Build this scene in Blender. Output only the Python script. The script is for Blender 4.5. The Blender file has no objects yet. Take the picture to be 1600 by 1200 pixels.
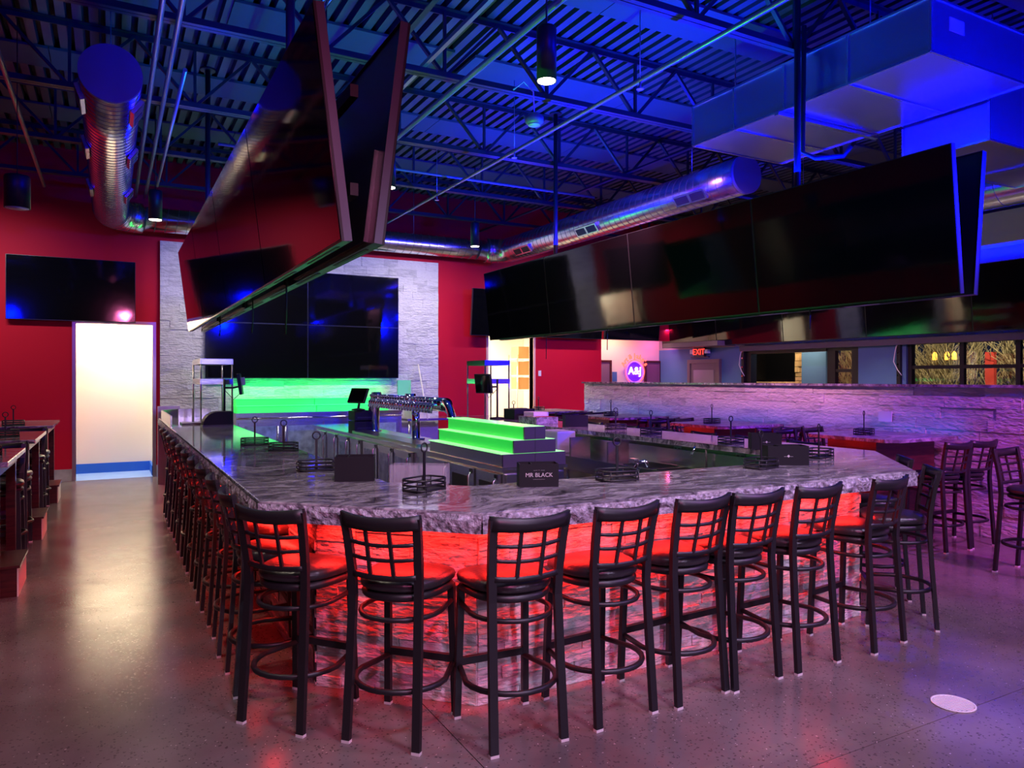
import bpy, bmesh, math, random
from mathutils import Vector, Matrix
S = bpy.context.scene
COL = S.collection
R = math.radians
random.seed(7)

# ------------------------------------------------------------------ camera, world, lights
CH = 1.70
ANG = R(28.6)
cam_d = bpy.data.cameras.new('camera'); cam = bpy.data.objects.new('camera', cam_d); COL.objects.link(cam)
cam_d.sensor_width = 36.0; cam_d.lens = 1150 / 1600 * 36; cam_d.shift_y = -9 / 1600
cam_d.clip_start = 0.05; cam_d.clip_end = 200
cam.location = (0, 0, CH); cam.rotation_euler = (R(90), 0, -ANG)
S.camera = cam
S.view_settings.view_transform = 'Standard'; S.view_settings.look = 'None'
S.view_settings.gamma = 1.0; S.view_settings.exposure = 0.28
S.view_settings.use_curve_mapping = False

w = bpy.data.worlds.new('night'); S.world = w; w.use_nodes = True
w.node_tree.nodes['Background'].inputs[0].default_value = (0.02, 0.025, 0.05, 1)
w.node_tree.nodes['Background'].inputs[1].default_value = 0.4

def area(name, loc, size, power, color, rot=(0, 0, 0), spread=180):
    l = bpy.data.lights.new(name, 'AREA'); l.shape = 'RECTANGLE'
    l.size, l.size_y = size; l.energy = power; l.color = color; l.spread = R(spread)
    o = bpy.data.objects.new(name, l); COL.objects.link(o); o.location = loc; o.rotation_euler = rot
    return o
def spot(name, loc, power, color, target=None, angle=90, blend=0.6, radius=0.06):
    l = bpy.data.lights.new(name, 'SPOT'); l.energy = power; l.color = color
    l.spot_size = R(angle); l.spot_blend = blend; l.shadow_soft_size = radius
    o = bpy.data.objects.new(name, l); COL.objects.link(o); o.location = loc
    if target:
        o.rotation_euler = (Vector(target) - Vector(loc)).to_track_quat('-Z', 'Y').to_euler()
    return o
BLUE = (0.0, 0.002, 1.0); REDL = (1.0, 0.015, 0.01); GREENL = (0.0, 1.0, 0.10)
WARM = (1.0, 0.86, 0.66); MAG = (0.85, 0.12, 0.85); LAV = (0.80, 0.62, 1.0)
UP = (R(180), 0, 0)
# blue led strips on top of the hanging television rows, shining up
area('blue_strip_light', (5.56, 7.0, 3.60), (0.12, 7.4), 620, BLUE, UP, 175)
area('blue_strip_light', (1.03, 7.1, 3.60), (0.12, 7.4), 80, BLUE, UP, 175)
area('blue_strip_light', (12.35, 8.0, 3.62), (0.10, 9.0), 260, BLUE, UP, 170)
# blue wash fixtures in the rest of the room
spot('blue_wash_light', (8.9, 0.8, 3.7), 2300, BLUE, (7.0, 5.5, 5.2), 110, 0.8, 0.15)
spot('blue_wash_light', (-2.6, 2.0, 3.6), 260, BLUE, (-0.5, 7.5, 5.4), 100, 0.8, 0.15)
spot('blue_wash_light', (3.6, -1.0, 3.7), 950, BLUE, (4.6, 6.0, 5.4), 80, 0.8, 0.15)
# green glow of the lit bottle steps
area('green_step_light', (3.40, 6.68, 1.28), (0.2, 1.6), 48, GREENL, UP, 170)
# red led strip under the bar overhang
zl = 0.94
area('red_strip_light', (0.95, 7.4, zl), (0.03, 6.2), 60, REDL, (0, R(18), 0), 170)
area('red_strip_light', (3.12, 3.365, zl), (3.0, 0.03), 27, REDL, (R(-10), 0, 0), 160)
area('red_strip_light', (1.28, 3.70, zl), (0.80, 0.03), 8, REDL, (R(-10), 0, R(-45)), 160)
area('red_strip_light', (5.11, 3.88, zl), (1.0, 0.03), 7, REDL, (R(-10), 0, R(45)), 160)
area('red_strip_light', (5.58, 7.6, zl), (0.03, 6.2), 60, REDL, (0, R(-30), 0), 170)
# ceiling downlights out of frame (the visible cans get theirs in the builder)
for x, y, p in ((-0.3, 1.2, 35), (6.4, 1.1, 60), (3.0, -2.4, 60), (8.0, -1.6, 90), (10.6, 4.5, 350), (10.6, 8.5, 380), (10.6, 12.0, 260)):
    spot('downlight', (x, y, 4.0), p, (1.0, 0.84, 0.74), (x, y, 0), 95, 0.7, 0.08)
spot('lavender_fill_light', (2.6, -3.4, 2.9), 380, (0.74, 0.60, 1.0), (2.8, 3.4, 0.2), 50, 0.8, 0.4)  # unseen low fill added to brighten the bar base
# magenta wash on the partition; violet and rose fills added to tint the floor
spot('magenta_wash_light', (6.9, 0.6, 4.0), 900, (0.8, 0.12, 0.9), (8.2, 4.6, 0.6), 75, 0.8, 0.04)
spot('magenta_wash_light', (5.0, 6.5, 4.1), 700, (1.0, 0.35, 0.65), (8.2, 9.0, 1.0), 100, 0.8, 0.05)
for x, p in ((0.6, 180), (2.4, 270), (4.3, 260)):
    spot('lavender_fill_light', (x, 0.45, 4.05), p, (0.80, 0.62, 1.0), (x + 0.2, 3.3, 0.2), 72, 0.8, 0.2)  # unseen lavender fills added to brighten the bar front
for y in (4.6, 8.4):
    spot('aisle_downlight', (-0.35, y, 4.0), 75, (1.0, 0.84, 0.66), (-0.3, y, 0), 90, 0.8, 0.08)
spot('rose_fill_light', (0.4, -1.5, 3.9), 380, (1.0, 0.16, 0.46), (1.4, 3.2, 0.0), 95, 0.8, 0.12)
spot('violet_fill_light', (6.2, 0.0, 4.0), 330, (0.66, 0.25, 1.0), (5.0, 3.0, 0.0), 90, 0.8, 0.12)
for x, p in ((-2.0, 26), (2.2, 34), (5.4, 34), (9.0, 34)):
    area('wall_wash_light', (x, 12.3, 4.1), (1.6, 0.1), p * 0.9, (1.0, 0.88, 0.92), (R(40), 0, 0), 130)
area('blue_shelf_light', (8.06, 8.5, 1.14), (0.04, 7.6), 3, (0.02, 0.15, 1.0), (0, R(-100), 0), 160)
# rooms beyond the doorways
area('corridor_ceiling_light', (0.06, 14.8, 3.0), (1.0, 0.5), 75, (1.0, 0.90, 0.66), (0, 0, 0), 180)
area('storeroom_ceiling_light', (7.7, 16.0, 3.0), (1.1, 1.6), 190, (1.0, 0.91, 0.68), (0, 0, 0), 180)
area('hallway_ceiling_light', (10.8, 14.3, 2.95), (0.9, 0.4), 45, (1.0, 0.82, 0.6), (0, 0, 0), 180)
area('hallway_pink_light', (12.2, 14.3, 2.9), (0.3, 0.4), 22, (1.0, 0.2, 0.8), (0, 0, 0), 180)
# patio lamps outside
spot('patio_light', (13.2, 11.0, 3.4), 420, (1.0, 0.75, 0.45), (14.6, 12.0, 1.7), 110, 0.7, 0.1)
spot('patio_light', (14.2, 7.5, 4.2), 750, (1.0, 0.85, 0.55), (17.2, 10.2, 1.6), 110, 0.7, 0.1)

# ------------------------------------------------------------------ materials
MATS = {}
def mat(name, col, rough=0.5, metal=0.0, emit=None, es=0.0, spec=0.5, bump=0.0, bscale=20, var=0.0, vscale=6, trans=0.0, coat=0.0, stretch=None, alpha=1.0):
    if name in MATS: return MATS[name]
    m = bpy.data.materials.new(name); m.use_nodes = True
    n = m.node_tree; b = n.nodes['Principled BSDF']
    b.inputs['Base Color'].default_value = (*col, 1); b.inputs['Roughness'].default_value = rough
    b.inputs['Metallic'].default_value = metal; b.inputs['Specular IOR Level'].default_value = spec
    if emit: b.inputs['Emission Color'].default_value = (*emit, 1); b.inputs['Emission Strength'].default_value = es
    if trans: b.inputs['Transmission Weight'].default_value = trans
    if coat: b.inputs['Coat Weight'].default_value = coat; b.inputs['Coat Roughness'].default_value = 0.1
    if alpha < 1: b.inputs['Alpha'].default_value = alpha
    if bump or var:
        tc = n.nodes.new('ShaderNodeTexCoord'); mp = n.nodes.new('ShaderNodeMapping')
        n.links.new(tc.outputs['Object'], mp.inputs['Vector'])
        if stretch: mp.inputs['Scale'].default_value = stretch
        if bump:
            t = n.nodes.new('ShaderNodeTexNoise'); t.inputs['Scale'].default_value = bscale; t.inputs['Detail'].default_value = 4
            n.links.new(mp.outputs[0], t.inputs['Vector'])
            bp = n.nodes.new('ShaderNodeBump'); bp.inputs['Strength'].default_value = bump; bp.inputs['Distance'].default_value = 0.02
            n.links.new(t.outputs['Fac'], bp.inputs['Height']); n.links.new(bp.outputs[0], b.inputs['Normal'])
        if var:
            t = n.nodes.new('ShaderNodeTexNoise'); t.inputs['Scale'].default_value = vscale; t.inputs['Detail'].default_value = 6
            n.links.new(mp.outputs[0], t.inputs['Vector'])
            cr = n.nodes.new('ShaderNodeValToRGB')
            cr.color_ramp.elements[0].position = 0.3; cr.color_ramp.elements[1].position = 0.7
            cr.color_ramp.elements[0].color = (*[c * (1 - var) for c in col], 1)
            cr.color_ramp.elements[1].color = (*[min(1, c * (1 + var)) for c in col], 1)
            n.links.new(t.outputs['Fac'], cr.inputs[0]); n.links.new(cr.outputs[0], b.inputs['Base Color'])
    MATS[name] = m
    return m

def stone_mat(name, base, dark):
    m = mat(name, base, 0.55)
    n = m.node_tree; b = n.nodes['Principled BSDF']
    tc = n.nodes.new('ShaderNodeTexCoord'); g = n.nodes.new('ShaderNodeNewGeometry')
    oi = n.nodes.new('ShaderNodeObjectInfo')
    mp = n.nodes.new('ShaderNodeMapping'); mp.inputs['Scale'].default_value = (1.2, 1.2, 5)
    n.links.new(g.outputs['Position'], mp.inputs['Vector'])
    t = n.nodes.new('ShaderNodeTexNoise'); t.inputs['Scale'].default_value = 3.2; t.inputs['Detail'].default_value = 8; t.inputs['Distortion'].default_value = 0.6
    n.links.new(mp.outputs[0], t.inputs['Vector'])
    add = n.nodes.new('ShaderNodeMath'); add.operation = 'MULTIPLY_ADD'; add.inputs[1].default_value = 0.30
    n.links.new(oi.outputs['Random'], add.inputs[0]); n.links.new(t.outputs['Fac'], add.inputs[2])
    cr = n.nodes.new('ShaderNodeValToRGB'); e = cr.color_ramp.elements
    e[0].position = 0.40; e[0].color = (*dark, 1); e[1].position = 0.70; e[1].color = (*base, 1)
    n.links.new(add.outputs[0], cr.inputs[0]); n.links.new(cr.outputs[0], b.inputs['Base Color'])
    mp2 = n.nodes.new('ShaderNodeMapping'); mp2.inputs['Scale'].default_value = (14, 14, 34)
    n.links.new(g.outputs['Position'], mp2.inputs['Vector'])
    t2 = n.nodes.new('ShaderNodeTexNoise'); t2.inputs['Scale'].default_value = 1.0; t2.inputs['Detail'].default_value = 4
    n.links.new(mp2.outputs[0], t2.inputs['Vector'])
    bp = n.nodes.new('ShaderNodeBump'); bp.inputs['Strength'].default_value = 1.0; bp.inputs['Distance'].default_value = 0.03
    n.links.new(t2.outputs['Fac'], bp.inputs['Height']); n.links.new(bp.outputs[0], b.inputs['Normal'])
    return m
M_STONE = stone_mat('split_face_quartz', (0.78, 0.77, 0.76), (0.42, 0.43, 0.45))
M_STONE2 = stone_mat('wall_quartz', (0.66, 0.64, 0.62), (0.44, 0.43, 0.42))

def granite():
    m = mat('granite', (0.2, 0.2, 0.22), 0.07, spec=0.6)
    n = m.node_tree; b = n.nodes['Principled BSDF']
    g = n.nodes.new('ShaderNodeNewGeometry')
    t0 = n.nodes.new('ShaderNodeTexNoise'); t0.inputs['Scale'].default_value = 1.1; t0.inputs['Detail'].default_value = 5
    n.links.new(g.outputs['Position'], t0.inputs['Vector'])
    mx = n.nodes.new('ShaderNodeVectorMath'); mx.operation = 'MULTIPLY_ADD'
    mx.inputs[1].default_value = (1.2, 1.2, 1.2)
    n.links.new(t0.outputs['Color'], mx.inputs[0]); n.links.new(g.outputs['Position'], mx.inputs[2])
    mp = n.nodes.new('ShaderNodeMapping'); mp.inputs['Rotation'].default_value = (0, 0, R(35)); mp.inputs['Scale'].default_value = (1.3, 11, 6)
    n.links.new(mx.outputs[0], mp.inputs['Vector'])
    t = n.nodes.new('ShaderNodeTexNoise'); t.inputs['Scale'].default_value = 1.6; t.inputs['Detail'].default_value = 9; t.inputs['Roughness'].default_value = 0.62
    n.links.new(mp.outputs[0], t.inputs['Vector'])
    cr = n.nodes.new('ShaderNodeValToRGB'); e = cr.color_ramp.elements
    e[0].position = 0.33; e[0].color = (0.03, 0.03, 0.035, 1); e[1].position = 0.70; e[1].color = (0.64, 0.62, 0.63, 1)
    k = e.new(0.45); k.color = (0.16, 0.155, 0.17, 1); k = e.new(0.56); k.color = (0.36, 0.35, 0.37, 1)
    n.links.new(t.outputs['Fac'], cr.inputs[0]); n.links.new(cr.outputs[0], b.inputs['Base Color'])
    return m
M_GRAN = granite()
M_GRAN2 = M_GRAN.copy(); M_GRAN2.node_tree.nodes['Principled BSDF'].inputs['Roughness'].default_value = 0.28; M_GRAN2.node_tree.nodes['Principled BSDF'].inputs['Specular IOR Level'].default_value = 0.3

def concrete():
    m = mat('polished_concrete', (0.25, 0.2, 0.2), 0.2, spec=0.5)
    n = m.node_tree; b = n.nodes['Principled BSDF']
    g = n.nodes.new('ShaderNodeNewGeometry')
    t = n.nodes.new('ShaderNodeTexNoise'); t.inputs['Scale'].default_value = 1.3; t.inputs['Detail'].default_value = 8
    n.links.new(g.outputs['Position'], t.inputs['Vector'])
    cr = n.nodes.new('ShaderNodeValToRGB'); e = cr.color_ramp.elements
    e[0].position = 0.3; e[0].color = (0.10, 0.082, 0.078, 1); e[1].position = 0.72; e[1].color = (0.21, 0.178, 0.165, 1)
    n.links.new(t.outputs['Fac'], cr.inputs[0])
    v = n.nodes.new('ShaderNodeTexVoronoi'); v.inputs['Scale'].default_value = 75; v.inputs['Randomness'].default_value = 1.0
    nz = n.nodes.new('ShaderNodeTexNoise'); nz.inputs['Scale'].default_value = 90
    n.links.new(g.outputs['Position'], nz.inputs['Vector'])
    vm = n.nodes.new('ShaderNodeVectorMath'); vm.operation = 'MULTIPLY_ADD'; vm.inputs[1].default_value = (0.02, 0.02, 0)
    n.links.new(nz.outputs['Color'], vm.inputs[0]); n.links.new(g.outputs['Position'], vm.inputs[2])
    n.links.new(vm.outputs[0], v.inputs['Vector'])
    sep = n.nodes.new('ShaderNodeSeparateColor'); n.links.new(v.outputs['Color'], sep.inputs[0])
    # dark and light aggregate chips
    def chip(chan, thr, size, colr, prev):
        a = n.nodes.new('ShaderNodeMath'); a.operation = 'GREATER_THAN'; a.inputs[1].default_value = thr
        n.links.new(sep.outputs[chan], a.inputs[0])
        c = n.nodes.new('ShaderNodeMath'); c.operation = 'LESS_THAN'; c.inputs[1].default_value = size
        n.links.new(v.outputs['Distance'], c.inputs[0])
        d = n.nodes.new('ShaderNodeMath'); d.operation = 'MULTIPLY'
        n.links.new(a.outputs[0], d.inputs[0]); n.links.new(c.outputs[0], d.inputs[1])
        f = n.nodes.new('ShaderNodeMath'); f.operation = 'MULTIPLY'; f.inputs[1].default_value = 0.75
        n.links.new(d.outputs[0], f.inputs[0])
        x = n.nodes.new('ShaderNodeMix'); x.data_type = 'RGBA'
        n.links.new(f.outputs[0], x.inputs[0]); n.links.new(prev, x.inputs[6]); x.inputs[7].default_value = colr
        return x.outputs[2]
    o = chip(0, 0.80, 0.42, (0.05, 0.04, 0.04, 1), cr.outputs[0])
    o = chip(1, 0.955, 0.22, (0.65, 0.6, 0.55, 1), o)
    n.links.new(o, b.inputs['Base Color'])
    t3 = n.nodes.new('ShaderNodeTexNoise'); t3.inputs['Scale'].default_value = 2.2; t3.inputs['Detail'].default_value = 5
    n.links.new(g.outputs['Position'], t3.inputs['Vector'])
    rr = n.nodes.new('ShaderNodeMapRange'); rr.inputs['To Min'].default_value = 0.10; rr.inputs['To Max'].default_value = 0.30
    n.links.new(t3.outputs['Fac'], rr.inputs['Value']); n.links.new(rr.outputs[0], b.inputs['Roughness'])
    t4 = n.nodes.new('ShaderNodeTexNoise'); t4.inputs['Scale'].default_value = 60; t4.inputs['Detail'].default_value = 3
    n.links.new(g.outputs['Position'], t4.inputs['Vector'])
    bp = n.nodes.new('ShaderNodeBump'); bp.inputs['Strength'].default_value = 0.10; bp.inputs['Distance'].default_value = 0.006
    n.links.new(t4.outputs['Fac'], bp.inputs['Height']); n.links.new(bp.outputs[0], b.inputs['Normal'])
    return m
M_FLOOR = concrete()
M_RED = mat('red_paint', (0.50, 0.0, 0.020), 0.65, spec=0.25)
M_DKWALL = mat('dark_wall_paint', (0.10, 0.09, 0.09), 0.7)
M_BLUEP = mat('slate_blue_paint', (0.07, 0.16, 0.33), 0.6)
M_BEIGE = mat('beige_paint', (0.62, 0.53, 0.46), 0.7)
M_WHITE = mat('white_paint', (0.85, 0.82, 0.72), 0.7)
M_CREAM = mat('cream_laminate', (0.8, 0.74, 0.62), 0.5)
M_BLUEBASE = mat('blue_cove_base', (0.01, 0.13, 0.65), 0.4)
M_BLUEFLR = mat('pale_blue_floor', (0.22, 0.38, 0.80), 0.35)
M_DECK = mat('roof_deck', (0.075, 0.075, 0.07), 0.5, 0.0, bump=0.1, bscale=4, var=0.25, vscale=1.5)
M_JOIST = mat('joist_steel', (0.035, 0.035, 0.038), 0.45, 0.3)
M_ACOU = mat('acoustic_board', (0.085, 0.085, 0.09), 0.85)
M_BLACKM = mat('black_powder_coat', (0.012, 0.012, 0.014), 0.42, 0.0, spec=0.5)
M_BLACKP = mat('black_matte_plastic', (0.010, 0.010, 0.012), 0.6, spec=0.25)
M_VINYL = mat('black_vinyl', (0.02, 0.02, 0.022), 0.32, spec=0.6, bump=0.12, bscale=60)
M_SCREEN = mat('screen_glass', (0.003, 0.003, 0.004), 0.06, spec=0.75, bump=0.12, bscale=0.9)
M_BEZEL = mat('bezel_plastic', (0.015, 0.015, 0.016), 0.35)
M_SIDE = mat('tv_side_metal', (0.11, 0.11, 0.14), 0.35, 0.6)
M_BACK = mat('tv_back_plastic', (0.012, 0.012, 0.016), 0.3, spec=0.6)
M_STEEL = mat('stainless_steel', (0.62, 0.61, 0.58), 0.24, 1.0, bump=0.05, bscale=3, stretch=(1, 1, 8))
M_STEELD = mat('stainless_dark', (0.36, 0.35, 0.34), 0.3, 1.0)
M_CHROME = mat('chrome', (0.85, 0.85, 0.87), 0.05, 1.0)
M_GALV = mat('galvanized_steel', (0.80, 0.80, 0.78), 0.24, 1.0, bump=0.10, bscale=3)
M_GALVS = mat('galvanized_sheet', (0.55, 0.56, 0.58), 0.30, 1.0, bump=0.35, bscale=1.1)
M_SEAM = mat('duct_seam', (0.10, 0.10, 0.10), 0.5, 0.5)
M_PAINTDUCT = mat('duct_cap_painted', (0.18, 0.17, 0.19), 0.55, 0.2)
M_WOOD = mat('dark_cherry_wood', (0.07, 0.012, 0.012), 0.3, spec=0.5, var=0.5, vscale=4, stretch=(1, 1, 8), coat=0.3)
M_GLASS = mat('cooler_glass', (0.10, 0.14, 0.15), 0.05, 0.0, spec=0.8)
M_CLEAR = mat('clear_acrylic', (0.75, 0.72, 0.8), 0.08, spec=0.6, alpha=0.15)
M_WINGL = mat('window_glass', (1, 1, 1), 0.0, trans=1.0)
M_GREENE = mat('green_lit_acrylic', (0.05, 0.45, 0.10), 0.3, emit=(0.01, 0.60, 0.05), es=0.5)
M_GREENB = mat('bright_lit_acrylic', (0.6, 1.0, 0.6), 0.2, emit=(0.20, 0.95, 0.20), es=1.1)
M_GREENS = mat('backbar_lit_acrylic', (0.1, 0.7, 0.2), 0.3, emit=(0.0, 0.55, 0.04), es=1.0)
M_GREENT = mat('backbar_lit_tread', (0.2, 0.9, 0.3), 0.3, emit=(0.0, 1.0, 0.1), es=1.2)
M_LAMP = mat('lamp_lens', (1, 1, 1), 0.3, emit=(1.0, 0.85, 0.6), es=14)
M_LAMPOFF = mat('lamp_lens_off', (0.35, 0.34, 0.34), 0.4)
M_CABLE = mat('cable_black', (0.01, 0.01, 0.01), 0.5)
M_BRICK = mat('sandstone', (0.62, 0.42, 0.22), 0.8, bump=0.4, bscale=14, var=0.3, vscale=5)
M_FRAME = mat('dark_bronze_frame', (0.012, 0.010, 0.012), 0.4)
M_CARD = mat('cardboard', (0.55, 0.34, 0.12), 0.8)
M_TWIG = mat('bare_twig', (0.30, 0.25, 0.14), 0.8)
M_GROUND = mat('patio_ground', (0.05, 0.05, 0.045), 0.9, bump=0.4, bscale=6)
M_PLASTIC = mat('white_plastic', (0.7, 0.7, 0.72), 0.4)
M_COND = mat('conduit_steel', (0.45, 0.45, 0.47), 0.35, 0.9)
M_PIPE = mat('sprinkler_pipe', (0.25, 0.25, 0.26), 0.45, 0.4)
M_FOOT = mat('nylon_glide', (0.65, 0.62, 0.6), 0.5)
M_TILE = mat('grey_wall_tile', (0.38, 0.36, 0.34), 0.35, var=0.25, vscale=6)
M_WHITETXT = mat('pale_print', (0.6, 0.58, 0.55), 0.5)
M_GLASSIN = mat('lit_glassware', (0.30, 0.40, 0.45), 0.15, 0.0, spec=0.8, var=0.4, vscale=8)

# ------------------------------------------------------------------ geometry helpers
class B:
    def __init__(s): s.bm = bmesh.new()
    def box(s, x0, x1, y0, y1, z0, z1):
        x0, x1 = sorted((x0, x1)); y0, y1 = sorted((y0, y1)); z0, z1 = sorted((z0, z1))
        v = [s.bm.verts.new(p) for p in ((x0,y0,z0),(x1,y0,z0),(x1,y1,z0),(x0,y1,z0),(x0,y0,z1),(x1,y0,z1),(x1,y1,z1),(x0,y1,z1))]
        for f in ((0,3,2,1),(4,5,6,7),(0,1,5,4),(1,2,6,5),(2,3,7,6),(3,0,4,7)): s.bm.faces.new([v[i] for i in f])
        return s
    def bar(s, p0, p1, wx, wy=None, up=(0, 0, 1), w1=None):
        """square-section bar from p0 to p1"""
        wy = wy or wx; w1 = w1 or (wx, wy)
        p0, p1 = Vector(p0), Vector(p1); d = (p1 - p0).normalized(); u = Vector(up)
        if abs(d.dot(u)) > 0.95: u = Vector((0, 1, 0))
        a = d.cross(u).normalized(); b = a.cross(d).normalized()
        vs = []
        for p, (sx, sy) in ((p0, (wx, wy)), (p1, w1)):
            for i, j in ((-1,-1),(1,-1),(1,1),(-1,1)): vs.append(s.bm.verts.new(p + a * (i * sx / 2) + b * (j * sy / 2)))
        for f in ((0,1,2,3),(7,6,5,4),(0,4,5,1),(1,5,6,2),(2,6,7,3),(3,7,4,0)): s.bm.faces.new([vs[i] for i in f])
        return s
    def tube(s, pts, r, seg=8, closed=False, r2=None):
        pts = [Vector(p) for p in pts]; n = len(pts); rings = []; prev = None
        for i, p in enumerate(pts):
            if closed: t = (pts[(i+1) % n] - pts[i-1]).normalized()
            else: t = (pts[min(i+1, n-1)] - pts[max(i-1, 0)]).normalized()
            if prev is None:
                u = Vector((0, 0, 1)) if abs(t.z) < 0.9 else Vector((1, 0, 0))
                a = t.cross(u).normalized()
            else:
                a = prev - t * prev.dot(t)
                a = a.normalized() if a.length > 1e-6 else t.orthogonal().normalized()
            prev = a; b = t.cross(a)
            rr = r if r2 is None else r + (r2 - r) * i / (n - 1)
            rings.append([s.bm.verts.new(p + a * math.cos(2*math.pi*k/seg) * rr + b * math.sin(2*math.pi*k/seg) * rr) for k in range(seg)])
        m = n if closed else n - 1
        for i in range(m):
            A, Bq = rings[i], rings[(i+1) % n]
            for k in range(seg):
                f = s.bm.faces.new((A[k], A[(k+1) % seg], Bq[(k+1) % seg], Bq[k])); f.smooth = True
        if not closed:
            s.bm.faces.new(rings[0][::-1]); s.bm.faces.new(rings[-1])
        return s
    def cyl(s, p0, p1, r, seg=16, r2=None): return s.tube([p0, p1], r, seg, r2=r2)
    def prism(s, poly, z0, z1):
        n = len(poly)
        a = [s.bm.verts.new((x, y, z0)) for x, y in poly]; b = [s.bm.verts.new((x, y, z1)) for x, y in poly]
        s.bm.faces.new(a[::-1]); s.bm.faces.new(b)
        for i in range(n): s.bm.faces.new((a[i], a[(i+1) % n], b[(i+1) % n], b[i]))
        return s
    def lathe(s, prof, seg=24, c=(0, 0, 0)):
        rings = [[s.bm.verts.new((c[0] + r*math.cos(2*math.pi*k/seg), c[1] + r*math.sin(2*math.pi*k/seg), c[2] + z)) for k in range(seg)] for r, z in prof]
        for A, Bq in zip(rings, rings[1:]):
            for k in range(seg):
                f = s.bm.faces.new((A[k], A[(k+1) % seg], Bq[(k+1) % seg], Bq[k])); f.smooth = True
        if prof[0][0] > 1e-5: s.bm.faces.new(rings[0][::-1])
        if prof[-1][0] > 1e-5: s.bm.faces.new(rings[-1])
        return s
    def strip(s, pts, w, h, up=(0,0,1)):
        """rectangular section swept along points (joined)"""
        for a, b in zip(pts, pts[1:]): s.bar(a, b, w, h, up)
        return s
    def bevel(s, off, seg=2):
        bmesh.ops.bevel(s.bm, geom=s.bm.edges[:], offset=off, segments=seg, profile=0.6, affect='EDGES', clamp_overlap=True)
        return s
    def mesh(s, name, m):
        bmesh.ops.recalc_face_normals(s.bm, faces=s.bm.faces[:])
        me = bpy.data.meshes.new(name); s.bm.to_mesh(me); s.bm.free(); me.materials.append(m); return me
    def build(s, name, m, parent=None, loc=None, rot=None):
        o = bpy.data.objects.new(name, s.mesh(name, m)); COL.objects.link(o)
        if parent: o.parent = parent
        if loc: o.location = loc
        if rot: o.rotation_euler = rot
        return o
def tag(o, label=None, cat=None, group=None, kind=None):
    if label: o['label'] = label
    if cat: o['category'] = cat
    if group: o['group'] = group
    if kind: o['kind'] = kind
    return o
def thing(name, label, cat, loc=(0,0,0), rz=0, group=None):
    o = bpy.data.objects.new(name, None); COL.objects.link(o); o.empty_display_size = 0.1
    o.location = loc; o.rotation_euler = (0, 0, rz)
    return tag(o, label, cat, group)
def mesh_obj(name, me, parent=None, loc=(0,0,0), rot=(0,0,0), scale=(1,1,1)):
    o = bpy.data.objects.new(name, me); COL.objects.link(o); o.parent = parent
    o.location = loc; o.rotation_euler = rot; o.scale = scale
    return o
KIDS = {}
def kids(o):
    return [c for c in COL.objects if c.parent == o]
def dup(root, loc, rz=0, label=None, group=None, cache={}):
    if root.name not in cache:
        def rec(o): return [(c, rec(c)) for c in kids(o)]
        cache[root.name] = rec(root)
    r = root.copy(); COL.objects.link(r); r.location = loc; r.rotation_euler = (0, 0, rz)
    if label: r['label'] = label
    if group: r['group'] = group
    def cp(tree, par):
        for c, sub in tree:
            k = c.copy(); COL.objects.link(k); k.parent = par; cp(sub, k)
    cp(cache[root.name], r)
    return r
def struct(o): return tag(o, kind='structure')
def text_mesh(txt, size, depth, m, align='CENTER', bevel=0.0):
    c = bpy.data.curves.new('lettering', 'FONT'); c.body = txt; c.size = size; c.extrude = depth; c.align_x = align; c.align_y = 'CENTER'
    c.bevel_depth = bevel; c.resolution_u = 3
    o = bpy.data.objects.new('lettering', c); COL.objects.link(o)
    bpy.context.view_layer.update()
    me = bpy.data.meshes.new_from_object(o.evaluated_get(bpy.context.evaluated_depsgraph_get()))
    me.name = 'lettering'; me.materials.clear(); me.materials.append(m)
    bpy.data.objects.remove(o); bpy.data.curves.remove(c)
    return me

# ------------------------------------------------------------------ room shell
BY = 14.15         # back wall face
RX = 12.5          # right wall face
fl = struct(B().box(-4, 14.5, -6, 17.6, -0.12, -0.02).build('floor', M_DKWALL))
xs = [-4, -2.53, 1.43, 5.39, 9.35, 13.1]; ys = [-6, -1.76, 2.2, 6.16, 10.12, BY]
g = 0.0025
slabs = {}
for i in range(len(xs) - 1):
    for j in range(len(ys) - 1):
        B().box(xs[i] + g, xs[i+1] - g, ys[j] + g, ys[j+1] - g, -0.02, 0).build('slab', M_FLOOR, fl)
B().box(-0.60, 0.75, BY, 15.25, -0.02, 0.001).build('slab', M_BLUEFLR, fl)
B().box(6.6, 13.1, BY, 17.5, -0.02, 0.0).build('slab', M_FLOOR, fl)
# drain
dr = thing('floor_drain', 'round slotted metal drain set in the floor, right foreground', 'drain', (3.86, 2.27, 0))
B().lathe([(0.105, 0.0005), (0.105, 0.006), (0.096, 0.006), (0.096, 0.0005)], 32).build('rim', M_PLASTIC, dr)
B().cyl((0, 0, 0.0005), (0, 0, 0.0015), 0.096, 32).build('pan', M_CABLE, dr)
gb = B()
for k in range(-8, 9):
    y = k * 0.0112; hw = math.sqrt(max(0.0, 0.094**2 - y*y))
    if hw > 0.01:
        gb.box(-hw, hw, y - 0.0030, y + 0.0030, 0.002, 0.0062)
gb.build('grate', M_PLASTIC, dr)

WH = 5.9
def wall_seg(b, x0, x1, z0=0, z1=WH, y0=BY, y1=BY + 0.16): b.box(x0, x1, y0, y1, z0, z1)
b = B(); DTOP = 2.62
wall_seg(b, -4, -0.51); wall_seg(b, -0.51, 0.64, DTOP); wall_seg(b, 0.64, 7.13); wall_seg(b, 7.13, 8.25, DTOP); wall_seg(b, 8.25, 10.1); wall_seg(b, 10.1, RX + 0.6, 2.62)
struct(b.build('wall_back', M_RED))
struct(B().box(-4.2, -4, -6, BY, 0, WH).build('wall_left', M_RED))
struct(B().box(-4, 14, -6.2, -6, 0, WH).build('wall_front', M_DKWALL))
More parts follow.
